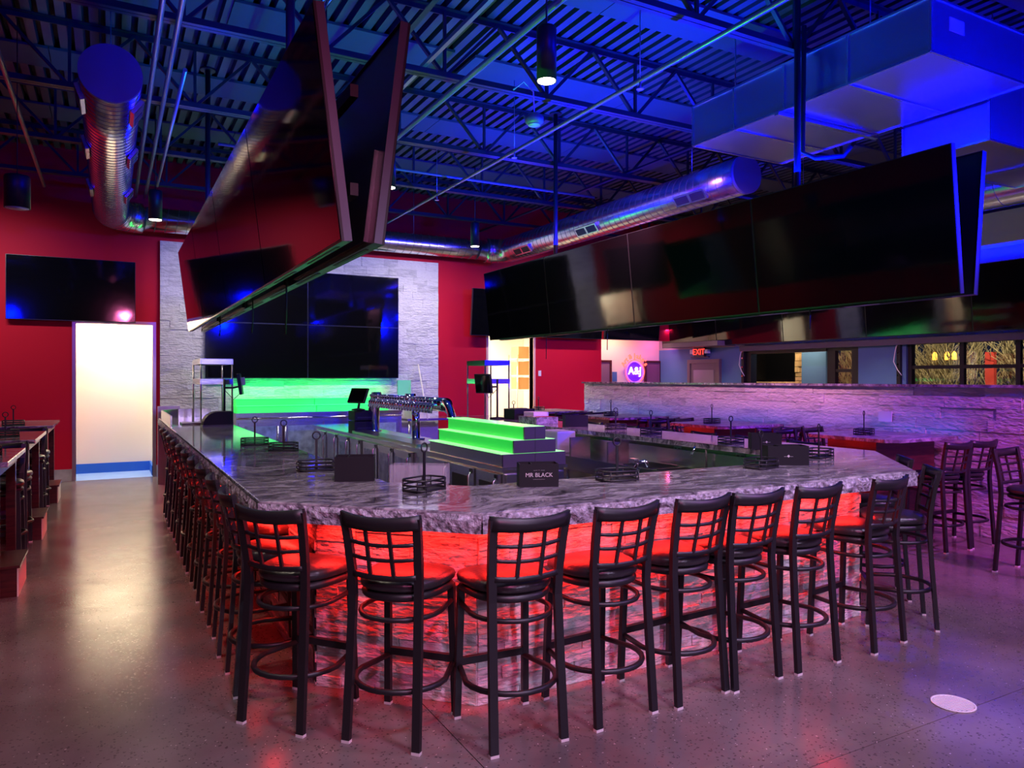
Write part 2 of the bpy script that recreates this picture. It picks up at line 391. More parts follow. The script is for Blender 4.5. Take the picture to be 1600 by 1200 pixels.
# corridor behind the left doorway
b = B(); b.box(-1.6, 2.2, 15.2, 15.3, 0, 3.1); b.box(0.66, 0.76, BY + 0.16, 15.2, 0, 3.1); b.box(-1.7, -1.6, BY + .16, 15.3, 0, 3.1)
struct(b.build('wall_corridor', M_WHITE))
struct(B().box(-1.7, 0.76, BY + 0.16, 15.3, 3.1, 3.2).build('ceiling_corridor', M_WHITE))
b = B(); b.box(-1.6, 0.66, 15.17, 15.2, 0, 0.17); b.box(0.63, 0.66, BY + 0.16, 15.17, 0, 0.17)
struct(b.build('baseboard_corridor', M_BLUEBASE))
# store room behind the right doorway
b = B(); b.box(6.4, 9.95, 17.4, 17.5, 0, 3.1); b.box(6.4, 6.5, BY + 0.16, 17.4, 0, 3.1); b.box(9.85, 9.95, BY + .16, 17.4, 0, 3.1)
struct(b.build('wall_storeroom', M_WHITE))
struct(B().box(6.4, 9.95, BY + 0.16, 17.5, 3.1, 3.2).build('ceiling_storeroom', M_WHITE))
# door casings
def casing(name, x0, x1, m):
    b = B(); b.box(x0 - 0.05, x0, BY - 0.02, BY + 0.18, 0, DTOP + 0.05); b.box(x1, x1 + 0.05, BY - 0.02, BY + 0.18, 0, DTOP + 0.05); b.box(x0, x1, BY - 0.02, BY + 0.18, DTOP, DTOP + 0.05)
    return struct(b.build(name, m))
casing('trim_1', -0.51, 0.64, M_STEELD)
casing('trim_2', 7.13, 8.25, mat('pink_casing', (0.75, 0.42, 0.36), 0.5))
# tiled baseboard on the back wall
bb = struct(B().box(-4, -0.56, BY - 0.012, BY, 0, 0.2).build('baseboard_back', M_TILE))
for x0, x1 in ((-4, -0.56), (0.69, 0.75)):
    n = max(1, round((x1 - x0) / 0.45)); wd = (x1 - x0) / n
    for k in range(n):
        B().box(x0 + k*wd + 0.003, x0 + (k+1)*wd - 0.003, BY - 0.026, BY - 0.012, 0.001, 0.2).build('tile', M_TILE, bb)

# hallway alcove at back right
HY = 14.95
b = B(); b.box(10.0, 13.1, HY, HY + 0.1, 0, 3.1); b.box(10.0, 10.1, BY + 0.16, HY, 0, 3.1)
struct(b.build('wall_hallway', M_BEIGE))
struct(B().box(10.0, 13.1, BY + 0.16, HY + 0.1, 3.1, 3.2).build('ceiling_hallway', M_BEIGE))
def flush_door(name, x0, x1, y, m, top=2.1, window=None):
    d = bpy.data.objects.new(name, None); COL.objects.link(d); d.location = ((x0+x1)/2, y, 0); struct(d)
    w2 = (x1 - x0) / 2
    b = B(); b.box(-w2, -w2 + 0.05, -0.06, 0, 0, top); b.box(w2 - 0.05, w2, -0.06, 0, 0, top); b.box(-w2 + .05, w2 - .05, -0.06, 0, top - 0.05, top)
    b.build('door_frame', M_WOOD, d)
    lf = B().box(-w2 + 0.05, w2 - 0.05, -0.035, 0, 0.01, top - 0.05).build('door_leaf', m, d)
    B().cyl((w2 - 0.12, -0.035, 1.0), (w2 - 0.12, -0.09, 1.0), 0.02, 10).build('door_handle', M_CHROME, d)
    if window: B().box(window[0], window[1], -0.045, -0.03, 1.2, 1.9).build('door_panel', window[2], d)
    return d
M_PURP = mat('plum_door_paint', (0.17, 0.08, 0.13), 0.5)
flush_door('door_1', 10.12, 10.95, HY, M_PURP, 2.15, (-0.25, 0.0, M_CREAM))
flush_door('door_2', 12.0, 12.55, HY, M_PURP, 2.15)

# right wall: blue paint below, bays with windows
def ypos(u, X=RX):
    d = 1.139 * 1150 * X / (u - 173); return (d - 0.479 * X) / 0.878
yA, yB2 = 8.19, 1.0          # window 1 between (to the right out of frame)
b = B()
T = 0.25
b.box(RX, RX + T, -6, 1.0, 0, 2.42); b.box(RX, RX + T, 1.0, yA, 0, 0.6)
b.box(RX, RX + T, 8.4, 9.15, 0, 2.42); b.box(RX, RX + T, 12.05, HY, 0, 2.42)
b.box(RX, RX + T, yA, 8.4, 0, 2.42); b.box(RX, RX + T, 9.15, 12.05, 2.30, 2.42); b.box(RX, RX + T, 1.0, yA, 2.36, 2.42)
b.box(RX, RX + T, 9.15, 12.05, 0, 0.6)
struct(b.build('wall_right', M_BLUEP))
b = B(); b.box(RX, RX + T, -6, HY, 2.42, WH)
struct(b.build('wall_right_upper', mat('grey_beige_paint', (0.30, 0.27, 0.26), 0.7)))
# dropped soffit band with downlight, seen at the right edge
so = struct(B().box(RX - 0.35, RX, -2, 13.0, 3.80, 4.30).build('trim_3', M_BEIGE))
struct(B().box(RX - 0.12, RX, 1.0, 12.05, 2.30, 2.42).build('trim_4', mat('header_paint', (0.10, 0.09, 0.10), 0.5)))
# vestibule door with exit sign on right wall
dy0, dy1 = 12.72, 13.80
d3 = bpy.data.objects.new('door_3', None); COL.objects.link(d3); d3.location = (RX, (dy0 + dy1) / 2, 0); struct(d3)
h2 = (dy1 - dy0) / 2
b = B(); b.box(-0.08, 0, -h2, -h2 + 0.09, 0, 2.15); b.box(-0.08, 0, h2 - 0.09, h2, 0, 2.15); b.box(-0.08, 0, -h2 + .09, h2 - .09, 2.06, 2.15)
b.build('door_frame', mat('taupe_frame', (0.16, 0.12, 0.10), 0.5), d3)
B().box(-0.05, 0, -h2 + 0.09, h2 - 0.09, 0, 2.06).build('door_leaf', mat('taupe_door', (0.14, 0.11, 0.10), 0.5), d3)
B().box(-0.06, -0.05, -h2 + 0.2, h2 - 0.2, 1.0, 1.9).build('door_panel', mat('taupe_glass', (0.26, 0.23, 0.21), 0.3), d3)
B().cyl((-0.05, -h2 + 0.17, 1.0), (-0.12, -h2 + 0.17, 1.0), 0.02, 10).build('door_handle', M_CHROME, d3)
# slanted soffit over the vestibule
b = B(); b.prism([(RX - 0.55, 12.3), (RX, 12.3), (RX, BY), (RX - 0.55, BY)], 2.44, 2.55)
struct(b.build('trim_5', mat('taupe_soffit', (0.20, 0.16, 0.15), 0.6)))

# ------------------------------------------------------------------ windows on the right wall
def window(name, y0, y1, z0, z1, cols, rows, jamb=0.12, rail=0.07):
    o = bpy.data.objects.new(name, None); COL.objects.link(o); o.location = (RX + 0.1, y0, z0); struct(o)
    W, H = y1 - y0, z1 - z0
    b = B(); b.box(-0.05, 0.05, 0, jamb, 0, H); b.box(-0.05, 0.05, W - jamb, W, 0, H); b.box(-0.05, 0.05, jamb, W - jamb, H - 0.06, H); b.box(-0.05, 0.05, jamb, W - jamb, 0, 0.08)
    b.build('window_frame', M_FRAME, o)
    ys_ = [jamb + (W - 2*jamb) * k / cols for k in range(cols + 1)]
    zs_ = [0.08 + (H - 0.14) * k / rows for k in range(rows + 1)]
    for k in range(1, cols): B().box(-0.04, 0.04, ys_[k] - rail/2, ys_[k] + rail/2, 0.08, H - 0.06).build('mullion', M_FRAME, o)
    for k in range(1, rows): B().box(-0.038, 0.038, jamb, W - jamb, zs_[k] - 0.03, zs_[k] + 0.03).build('muntin', M_FRAME, o)
    for i in range(cols):
        for j in range(rows):
            B().box(-0.003, 0.003, ys_[i] + rail/2, ys_[i+1] - rail/2, zs_[j] + 0.03, zs_[j+1] - 0.03).build('pane', M_WINGL, o)
    return o
w1 = window('window_1', 1.0, yA + 0.05, 0.6, 2.36, 8, 4)
w2 = window('window_2', 9.15, 9.88, 0.6, 2.30, 1, 4, 0.18)
b = B(); b.box(RX + 0.02, RX + 0.2, 11.85, 12.05, 0.6, 2.30); b.box(RX + .02, RX + .2, 9.88, 11.85, 2.24, 2.30)
struct(b.build('window_3', M_FRAME))
# garage door tracks beside the panes
def track(y, label):
    t = thing('door_track', label, 'door track', (RX - 0.03, y, 0.0))
    B().box(-0.03, 0.03, -0.035, 0.035, 0, 2.42).build('rail', M_FRAME, t)
    for z in (1.75, 1.95, 2.15, 2.3):
        B().cyl((-0.03, 0, z), (-0.045, 0, z), 0.018, 8).build('bolt', M_CHROME, t)
    B().tube([(-0.04, 0, 2.38), (-0.07, 0.03, 2.2), (-0.06, 0.07, 2.0), (-0.05, 0.0, 1.85), (-0.05, -0.08, 1.75)], 0.008, 6).build('cord', M_PLASTIC, t)
track(8.30, 'black vertical door track with hanging white cord left of the big window')
track(12.02, 'black vertical door track with hanging white cord right of the exit door')

# ------------------------------------------------------------------ outside
struct(B().box(RX + 0.25, 40, -10, 30, -0.12, -0.02).build('floor_patio', M_GROUND))
# stone fireplace pier with dark recess screen
fp = thing('patio_fireplace', 'sandstone outdoor fireplace with black screen seen through the window', 'fireplace', (14.6, 12.9, 0))
B().box(0.1, 0.8, -0.77, 1.35, -0.02, 3.0).build('core', M_DKWALL, fp)
def stones(parent, m, x, y0, y1, z0, z1, seed, hole=None):
    rnd = random.Random(seed); z = z0
    while z < z1 - 0.02:
        h = min(rnd.choice((0.10, 0.14, 0.18)), z1 - z); y = y0
        while y < y1 - 0.02:
            wd = min(rnd.uniform(0.15, 0.4), y1 - y)
            if y1 - y - wd < 0.08: wd = y1 - y
            if not (hole and y + wd > hole[0] and y < hole[1] and z + h > hole[2] and z < hole[3]):
                B().box(x - rnd.uniform(0.0, 0.03), x + 0.1, y + 0.006, y + wd - 0.006, z + 0.006, z + h - 0.006).build('stone', m, parent)
            y += wd
        z += h
stones(fp, M_BRICK, 0.0, -0.77, -0.50, 1.2, 2.6, 1)
stones(fp, M_BRICK, 0.0, -0.50, 1.35, 1.2, 1.64, 2)
B().box(-0.03, 0.1, -0.48, 1.2, 1.66, 2.6).build('screen', M_SCREEN, fp)
pp = tag(B().box(13.6, 13.8, 10.74, 11.38, -0.02, 3.0).build('patio_column', M_BLUEP), 'blue painted patio column right of the outdoor fireplace', 'column')
# bare shrubs outside the window
def shrub(x, y, h, seed, label):
    rnd = random.Random(seed); t = thing('bare_shrub', label, 'shrub', (x, y, -0.02), 0, 'bare shrubs outside the window')
    b = B(); tw = B()
    def grow(p, d, L, r, lev, bb):
        pts = [p]; q = p
        for k in range(3):
            d2 = (d + Vector((rnd.uniform(-.2,.2), rnd.uniform(-.2,.2), rnd.uniform(-.05,.15)))).normalized(); q = q + d2 * L / 3; pts.append(q); d = d2
        bb.tube(pts, max(r, 0.006), 4, r2=max(r * 0.5, 0.005))
        if lev > 0:
            for k in range(4):
                i = rnd.randint(1, 3); a = (d + Vector((rnd.uniform(-.8,.8), rnd.uniform(-.8,.8), rnd.uniform(-.1,.6)))).normalized()
                grow(pts[i], a, L * 0.62, r * 0.55, lev - 1, tw)
    for k in range(9):
        a = rnd.uniform(0, 6.28); grow(Vector((0,0,0)), Vector((math.cos(a)*.32, math.sin(a)*.32, 1)).normalized(), h * 0.55, 0.035, 3, b)
    b.build('stem', M_TWIG, t); o = tw.build('twigs', M_TWIG, t); o['kind'] = 'stuff'
shrub(17.2, 12.8, 2.8, 3, 'bare leafless shrub outside, behind the narrow window pane')
shrub(16.9, 10.9, 2.9, 4, 'bare twiggy shrub outside, in the left pane of the big window')
shrub(17.0, 9.75, 3.0, 5, 'bare twiggy shrub outside, in the middle pane of the big window')
shrub(17.0, 8.45, 2.6, 6, 'bare twiggy shrub outside, in the right pane of the big window')
tag(B().box(17.9, 18.1, 11.0, 11.65, -0.02, 1.95).build('patio_screen', mat('lilac_lit_board', (0.35, 0.25, 0.4), 0.6)), 'lilac-lit upright board outside behind the left shrub', 'screen')  # lilac light on the board is put into its colour
tag(B().box(16.2, 16.3, 8.68, 8.86, -0.02, 2.25).build('red_banner', mat('red_banner', (0.45, 0.04, 0.03), 0.6)), 'narrow red banner standing outside the right window pane', 'banner')
M_REFLECT = mat('amber_reflection', (1, .6, .1), 0.4, emit=(1.0, 0.45, 0.05), es=2.2)  # glowing hung shapes stand in for shop lamps reflected in the glass
for k, (y, z, lb) in enumerate(((10.06, 2.2, 'amber lantern glowing in the left window pane'), (9.78, 2.2, 'amber lantern glowing in the middle pane, left of the pair'), (9.62, 2.2, 'amber lantern glowing in the middle pane, right of the pair'))):
    t = thing('lamp_reflection', lb, 'reflection', (16.4, y, z), 0, 'amber reflections in the window')
    B().lathe([(0.04, -0.09), (0.05, -0.08), (0.05, 0.04), (0.02, 0.09), (0.001, 0.10)], 10).build('shade', M_REFLECT, t)
    B().tube([(0, 0, 0.1), (0, 0, 1.4)], 0.006, 5).build('cord', M_CABLE, t)
struct(B().box(15.5, 17.2, 6, 12, 3.6, 3.7).build('ceiling_patio', M_GROUND))

# ------------------------------------------------------------------ ceiling deck, panels, joists
DZ = 5.47
b = B(); bm = b.bm
x = -4.0; prof = []
while x < RX + 0.3:
    prof += [(x, DZ), (x + 0.085, DZ), (x + 0.098, DZ + 0.075), (x + 0.14, DZ + 0.075)]; x += 0.152
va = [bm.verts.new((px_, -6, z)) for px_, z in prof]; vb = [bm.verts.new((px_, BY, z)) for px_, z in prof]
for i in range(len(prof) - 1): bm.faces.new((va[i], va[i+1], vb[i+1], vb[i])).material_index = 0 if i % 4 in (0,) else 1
me = bpy.data.meshes.new('ceiling'); bm.to_mesh(me); bm.free(); me.materials.append(M_DECK); me.materials.append(mat('deck_slot_shade', (0.03, 0.03, 0.03), 0.7))  # upper flats dark: shade of the grooves put into the colour
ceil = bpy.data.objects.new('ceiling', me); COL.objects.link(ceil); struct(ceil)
B().box(-4.2, RX + 0.3, -6.2, BY + 0.2, DZ + 0.09, DZ + 0.2).build('roof_slab', M_DKWALL, ceil)
JY = [0.55, 2.70, 4.80, 6.93, 9.05, 11.10, 12.95]
panel_me = {}
for jy in JY:
    x = -3.4 + (jy * 1.7) % 0.6
    rnd = random.Random(int(jy * 10))
    while x < 12.0:
        L = rnd.choice((1.2, 2.4, 2.4, 2.4))
        if L not in panel_me: panel_me[L] = B().box(0, L - 0.01, 0, 0.61, -0.03, 0).mesh('acoustic_panel', M_ACOU)
        if jy < 12: mesh_obj('acoustic_panel', panel_me[L], ceil, (x, jy + 0.80, DZ - 0.002))
        x += L + (0.25 if rnd.random() < 0.35 else 0.0)
jn = ['roof joist across the ceiling nearest the camera', 'roof joist across the ceiling, second from the camera', 'roof joist crossing just above the front end of the square duct',
      'roof joist crossing the ceiling above the middle of the bar', 'roof joist crossing above the round duct ends', 'roof joist second from the back wall', 'roof joist nearest the back wall']
chord = B()
XJ0, XJ1 = -3.98, RX - 0.02
for dy in (-0.03, 0.03):
    chord.box(XJ0, XJ1, dy - 0.025, dy + 0.025, -0.006, 0.0); chord.box(XJ0, XJ1, dy - 0.004 + (0.021 if dy > 0 else -0.021), dy + 0.004 + (0.021 if dy > 0 else -0.021), 0.0, 0.05)
chord_me = chord.mesh('bottom_chord', M_JOIST)
t_me = B().box(XJ0, XJ1, -0.055, 0.055, 0.0, 0.008).box(XJ0, XJ1, -0.006, 0.006, -0.05, 0.0).mesh('top_chord', M_JOIST)
JB = 4.76; JT = DZ - 0.012
PW = 0.61
wd1 = B().bar((0, 0, 0.02), (PW, 0, JT - JB - 0.02), 0.042, 0.03).mesh('web', M_JOIST)
wd2 = B().bar((0, 0, JT - JB - 0.02), (PW, 0, 0.02), 0.042, 0.03).mesh('web', M_JOIST)
wv = B().bar((0, 0, 0.02), (0, 0, JT - JB - 0.02), 0.03, 0.03).mesh('web', M_JOIST)
for jy, lb in zip(JY, jn):
    t = thing('roof_joist', lb, 'joist', (0, jy, JB), 0, 'open web roof joists')
    mesh_obj('bottom_chord', chord_me, t); mesh_obj('top_chord', t_me, t, (0, 0, JT - JB))
    x = XJ0 + 0.2 + (jy * 0.37) % 0.5; k = 0
    while x + PW < XJ1:
        mesh_obj('web', wd1 if k % 2 else wd2, t, (x, 0, 0))
        if k % 2 == 0: mesh_obj('web', wv, t, (x + PW, 0, 0))
        x += PW; k += 1
# bridging angle lines running front to back
for x, lb in ((-1.9, 'thin steel bridging angle running front to back at far left of ceiling'), (2.35, 'thin steel bridging angle running front to back over the middle of the bar'), (6.9, 'thin steel bridging angle running front to back right of the bar')):
    tag(B().bar((x, -5, JB + 0.055), (x, BY, JB + 0.055), 0.05, 0.008).bar((x + .022, -5, JB + 0.075), (x + .022, BY, JB + 0.075), 0.006, 0.04).build('bridging_angle', M_JOIST), lb, 'bridging', 'bridging angles')
# conduits
def along_y(name, x, z, y0, y1, r, m, lb, cat, gp=None, elbow=None):
    pts = [(x, y0, z), (x, y1, z)]
    if elbow: pts = [(x, y0, z), (x, y1 - .1, z), (x, y1, z + 0.03), (x, y1 + .05, z + 0.12), (x, y1 + .05, z + elbow)]
    o = B().tube(pts, r, 8).build(name, m); tag(o, lb, cat, gp); return o
for x, lb in ((0.36, 'left one of two close parallel conduits running back beside the round duct'), (0.50, 'right one of two close parallel conduits running back beside the round duct')):
    along_y('conduit', x, 4.69, -3.0, 13.6, 0.024, M_COND, lb, 'conduit', 'steel conduits')
along_y('conduit', 0.62, 4.62, 7.6, 12.4, 0.02, M_COND, 'third steel conduit joining the pair near the back', 'conduit', 'steel conduits')
along_y('sprinkler_pipe', 3.05, 4.62, -3.0, 13.4, 0.03, M_PIPE, 'sprinkler pipe running front to back over the centre of the bar', 'pipe')
along_y('sprinkler_pipe', 4.45, 4.55, -3.0, 13.4, 0.022, M_COND, 'thin bright sprinkler branch pipe left of the right television row', 'pipe')
along_y('sprinkler_pipe', -0.9, 4.66, 1.0, 13.4, 0.025, M_COND, 'sprinkler pipe running back at the far left of the ceiling', 'pipe')
tag(B().tube([(1.2, 10.0, 4.68), (7.0, 10.0, 4.68)], 0.02, 8).build('sprinkler_pipe', M_PIPE), 'sprinkler pipe running across the room behind the fourth joist', 'pipe')
for k, (x, y) in enumerate(((4.45, 5.6), (4.45, 8.1), (4.45, 10.6))):
    B().tube([(0, 0, 0), (0, 0, -0.07)], 0.012, 6)
    t = thing('fire_sprinkler', ('sprinkler head nearest the camera on the thin branch pipe', 'middle sprinkler head on the thin branch pipe', 'farthest sprinkler head on the thin branch pipe')[k], 'sprinkler', (x, y, 4.53), 0, 'sprinkler heads')
    B().cyl((0, 0, 0), (0, 0, -0.06), 0.012, 8).build('body', M_COND, t); B().cyl((0, 0, -0.06), (0, 0, -0.066), 0.035, 12).build('deflector', M_COND, t)
    B().cyl((0, 0, 0.04), (0, 0, DZ - 4.53), 0.005, 6).build('hanger_rod', M_COND, t)
# cable tray / ladder over the middle
tr = thing('cable_bundle', 'bundle of loose cables running along the ceiling above the left screens', 'cables', (1.6, 0, 4.9))
rnd = random.Random(5)
for k in range(7):
    pts = [(rnd.uniform(-.08, .08), -2 + i * 1.1, rnd.uniform(-.05, .05)) for i in range(14)]
    B().tube(pts, 0.007, 5).build('cable', (M_CABLE, M_PLASTIC, mat('orange_cable', (0.7, .2, .05), .5))[k % 3], tr)
tr2 = thing('strut_channel', 'perforated steel strut channel running back beside the middle downlight', 'strut', (2.75, 0, 4.83))
B().bar((0, -2, 0), (0, 9.5, 0), 0.04, 0.04).build('channel', M_COND, tr2)
# round speaker and beacon
t = thing('ceiling_speaker', 'round speaker fitting hanging under a joist right of centre', 'speaker', (3.95, 6.75, 4.45))
B().lathe([(0.001, -0.06), (0.07, -0.055), (0.10, -0.03), (0.10, 0.02), (0.05, 0.06), (0.001, 0.06)], 20).build('housing', M_PIPE, t)
B().lathe([(0.001, -0.063), (0.066, -0.058), (0.066, -0.066), (0.001, -0.07)], 20).build('grille', M_PLASTIC, t)
B().tube([(0, 0, 0.06), (0.0, 0.02, 0.3), (-0.1, 0.05, 0.40), (-0.2, 0.1, 0.31)], 0.008, 6).build('cord', M_PLASTIC, t)
t = thing('heat_detector', 'green tinted round detector below the lit downlight left of centre', 'detector', (3.05, 9.4, 4.02))
B().lathe([(0.001, -0.04), (0.06, -0.035), (0.11, 0.0), (0.09, 0.04), (0.001, 0.045)], 20).build('housing', M_PLASTIC, t)
B().cyl((0, 0, 0.04), (0, 0, DZ - 4.02), 0.006, 6).build('hanger_rod', M_COND, t)

# ------------------------------------------------------------------ round spiral ducts
def spiral(name, pts, r, lb, seam_step, cap=None, registers=()):
    """pts: centre line (fine); flat rings as seams"""
    t = thing(name, lb, 'duct', (0, 0, 0))
    B().tube(pts, r, 40).build('pipe', M_GALV, t)
    # helical/ring seams
    L = [0]
    P = [Vector(p) for p in pts]
    for a, c in zip(P, P[1:]): L.append(L[-1] + (c - a).length)
    sb = B(); s = 0.03; i = 0
    while s < L[-1] - 0.01:
        while L[i+1] < s: i += 1
        f = (s - L[i]) / (L[i+1] - L[i]); p = P[i].lerp(P[i+1], f); d = (P[i+1] - P[i]).normalized()
        u = d.cross(Vector((0, 0, 1))).normalized(); v = u.cross(d)
        ring = [p + u * math.cos(a) * (r + 0.0015) + v * math.sin(a) * (r + 0.0015) + d * 0.03 * math.sin(a) for a in [2*math.pi*k/32 for k in range(32)]]
        sb.tube(ring, 0.0035, 4, closed=True)
        s += seam_step
    o = sb.build('seams', M_SEAM, t); o['kind'] = 'stuff'
    return t
ZD = 4.33; RD = 0.245
def arc(cx, cy, r, a0, a1, n, z): return [(cx + r*math.cos(R(a0 + (a1-a0)*k/n)), cy + r*math.sin(R(a0 + (a1-a0)*k/n)), z) for k in range(n + 1)]
YB = 13.55
left = [(0.0, 7.25, ZD)] + [(0, y, ZD) for y in (8.5, 10, 11.5, 12.6)] + arc(0.45, YB - 0.45, 0.45, 180, 90, 6, ZD)[0:]
left = [p for p in left if p[1] <= YB + 1e-6]
mid = [(0.45 + 0.02, YB, ZD)] + [(x, YB, ZD) for x in (1.5, 3, 4.5, 6)] + [(6.75, YB, ZD)]
right = arc(7.2 - 0.45, YB - 0.45, 0.45, 90, 0, 6, ZD) + [(7.2, y, ZD) for y in (12, 10.5, 9, 7.8, 6.9)]
dl = spiral('spiral_duct', left, RD, 'round spiral duct pointing at the camera on the left', 0.115)
dm = spiral('spiral_duct', mid, 0.20, 'round spiral duct crossing along the back wall above the stone panel', 0.16)
drr = spiral('spiral_duct', right, RD, 'round spiral duct coming forward above the right television row', 0.14)
for t, x, y in ((dl, 0.0, 7.25), (drr, 7.2, 6.9)):
    B().cyl((x, y - 0.03, ZD), (x, y + 0.02, ZD), RD + 0.004, 40).build('end_cap', M_PAINTDUCT, t)
def register(t, x, y, ang, L=0.42):
    # saddle register on the duct side at angle (deg, 0 = +x, 270 = below)
    a = R(ang); rg = bpy.data.objects.new('register', None)
    b = B(); b.box(-L/2, L/2, -0.075, 0.075, 0, 0.035)
    o = b.build('register', M_GALV, t); o.location = (x + math.cos(a) * (RD + 0.0), y, ZD + math.sin(a) * (RD + 0.0))
    o.rotation_euler = (Matrix(((0, -math.sin(a), math.cos(a)), (1, 0, 0), (0, math.cos(a), math.sin(a))))).to_euler()
    for k in (-1, 1):
        B().box(k * L/4 - L/4 + 0.03, k * L/4 + L/4 - 0.02, -0.055, 0.055, 0.035, 0.038).build('louver', M_CABLE, o)
for y in (7.75, 9.35, 11.3, 12.6)[:3]:
    register(dl, 0, y, 200); register(dl, 0, y, -35)
for y in (12.4, 10.2, 7.7): register(drr, 7.2, y, 215, 0.6)
# hanger rods of the ducts
for t, pts in ((dl, [(0, 8.2), (0, 11.9)]), (drr, [(7.2, 7.9), (7.2, 11.5)])):
    for x, y in pts: B().cyl((x, y, ZD + RD), (x, y, DZ), 0.006, 6).build('hanger_rod', M_COND, t)
for x in (1.9, 5.2): B().cyl((x, YB, ZD + 0.2), (x, YB, DZ), 0.006, 6).build('hanger_rod', M_COND, dm)
far = spiral('spiral_duct', [(9.6, y, 4.05) for y in (-2, 2, 5, 8, 10.5)], 0.25, 'round spiral duct lit blue at the right edge of the picture', 0.5)
for y in (3, 8): B().cyl((9.6, y, 4.3), (9.6, y, DZ), 0.006, 6).build('hanger_rod', M_COND, far)

# rectangular sheet metal ducts
def rect_duct(lb, x0, x1, y0, y1, z0, z1, seams_y=(), seams_x=()):
    t = thing('rectangular_duct', lb, 'duct', (x0, y0, z0)); X, Y, Z = x1 - x0, y1 - y0, z1 - z0
    B().box(0, X, 0, Y, 0, Z).build('sheet_body', M_GALVS, t)
    e = 0.012
    b = B()
    for p, q in (((0,0,0),(0,Y,0)),((X,0,0),(X,Y,0)),((0,0,0),(X,0,0)),((0,Y,0),(X,Y,0)),((0,0,0),(0,0,Z)),((X,0,0),(X,0,Z)),((0,Y,0),(0,Y,Z)),((0,0,Z),(0,Y,Z)),((0,0,Z),(X,0,Z))): b.bar(p, q, 0.02, 0.02)
    b.build('corner_flange', M_GALV, t)
    for s in seams_y:
        b = B(); b.box(-e, X + e, s - 0.012, s + 0.012, -e, 0); b.box(-e, 0, s - 0.012, s + 0.012, 0, Z); b.build('joint_flange', M_GALV, t)
    for s in seams_x:
        b = B(); b.box(s - 0.012, s + 0.012, -e, Y, -e, 0); b.box(s - .012, s + .012, -e, 0, 0, Z); b.build('joint_flange', M_GALV, t)
    return t
rd1 = rect_duct('large rectangular sheet metal duct at the upper right', 5.72, 7.14, 3.54, 6.26, 4.30, 4.735, (0.75, 1.45, 2.1))
for x in (5.9, 6.9):
    for y in (4.2, 5.8): B().cyl((x - 5.72, y - 3.54, 0.43), (x - 5.72, y - 3.54, DZ - 4.30), 0.006, 6).build('hanger_rod', M_COND, rd1)
B().bar((-0.05, 1.5, -0.03), (1.45, 1.5, -0.03), 0.05, 0.04).build('hanger_strut', M_GALV, rd1)
B().box(0.25, 0.45, -0.003, 0.0, 0.22, 0.33).build('paper_tag', M_PLASTIC, rd1)
rd2 = rect_duct('lower rectangular branch duct at the upper right edge', 7.2, 9.3, 3.9, 4.75, 3.93, 4.55, (), (1.2,))
for x in (0.8, 1.9): B().cyl((x, 0.4, 0.62), (x, 0.4, DZ - 3.93), 0.006, 6).build('hanger_rod', M_COND, rd2)

# ------------------------------------------------------------------ can downlights and pendants
def can(x, y, z, r, h, lb, lit=True, power=90, cone=100):
    t = thing('can_light', lb, 'ceiling light', (x, y, z), 0, 'black cylinder lights')
    B().lathe([(r * 0.9, 0.012), (r, 0.0), (r, h - 0.02), (r * 0.94, h), (0.001, h)], 24).build('housing', M_BLACKM, t)
    B().lathe([(0.001, -0.004), (r * 0.88, -0.002), (r*0.88, 0.008), (0.001, 0.008)], 24).build('lens', M_LAMP if lit else M_LAMPOFF, t)
    B().cyl((0, 0, h), (0, 0, DZ - z), 0.008 if h > 0.35 else 0.005, 6).build('stem', M_CABLE, t)
    if lit:
        s = spot('can_lamp', (0, 0, -0.02), power, WARM, None, cone, 0.8, 0.07); s.parent = t
    return t
can(2.99, 4.92, 4.02, 0.078, 0.42, 'black cylinder downlight, lit, above the front of the bar', power=160)
can(3.02, 8.70, 4.05, 0.078, 0.42, 'black cylinder downlight, lit, half hidden behind the left television row', power=120)
can(0.56, 11.66, 3.96, 0.09, 0.42, 'black cylinder downlight, lit, above the left end of the stone panel', power=110)
can(5.66, 11.75, 4.03, 0.078, 0.42, 'black cylinder downlight, lit, near the back right of the bar', power=110)
can(-0.86, 9.25, 3.48, 0.12, 0.34, 'black bell-like pendant, unlit, over the left tables', lit=False)

# ------------------------------------------------------------------ televisions
def tv_parts(t, W, H, D=0.038, vents=False):
    B().box(-W/2, W/2, -0.012, 0.0, 0, H).build('bezel', M_BEZEL, t)
    B().box(-W/2 + 0.008, W/2 - 0.008, -0.016, -0.012, 0.012, H - 0.008).build('screen', M_SCREEN, t)
    b = B(); b.box(-W/2, W/2, 0.0, D, 0.0, 0.004); b.box(-W/2, W/2, 0.0, D, H - .004, H); b.box(-W/2, -W/2 + .004, 0, D, .004, H - .004); b.box(W/2 - .004, W/2, 0, D, .004, H - .004)
    b.build('side_band', M_SIDE, t)
    bk = B().box(-W/2 + .004, W/2 - .004, 0.002, D - 0.012, 0.004, H - .004)
    bk.box(-W/2 + 0.15, W/2 - 0.15, D - 0.012, D + 0.01, 0.03, H * 0.45)
    bk.build('back_cover', M_BACK, t)
    for k in (-1, 1): B().box(k * W * 0.25 - 0.3, k * W * 0.25 + 0.3, D * 0.25, D * 0.7, -0.003, 0.0).build('vent_strip', M_CABLE, t)
def tv(lb, loc, rz, tilt, W, H, gp, D=0.038):
    t = thing('television', lb, 'television', loc, 0, gp); t.rotation_euler = (tilt, 0, rz)
    tv_parts(t, W, H, D)
    return t
ordn = ['nearest the camera', 'second from the camera', 'third from the camera', 'farthest from the camera']
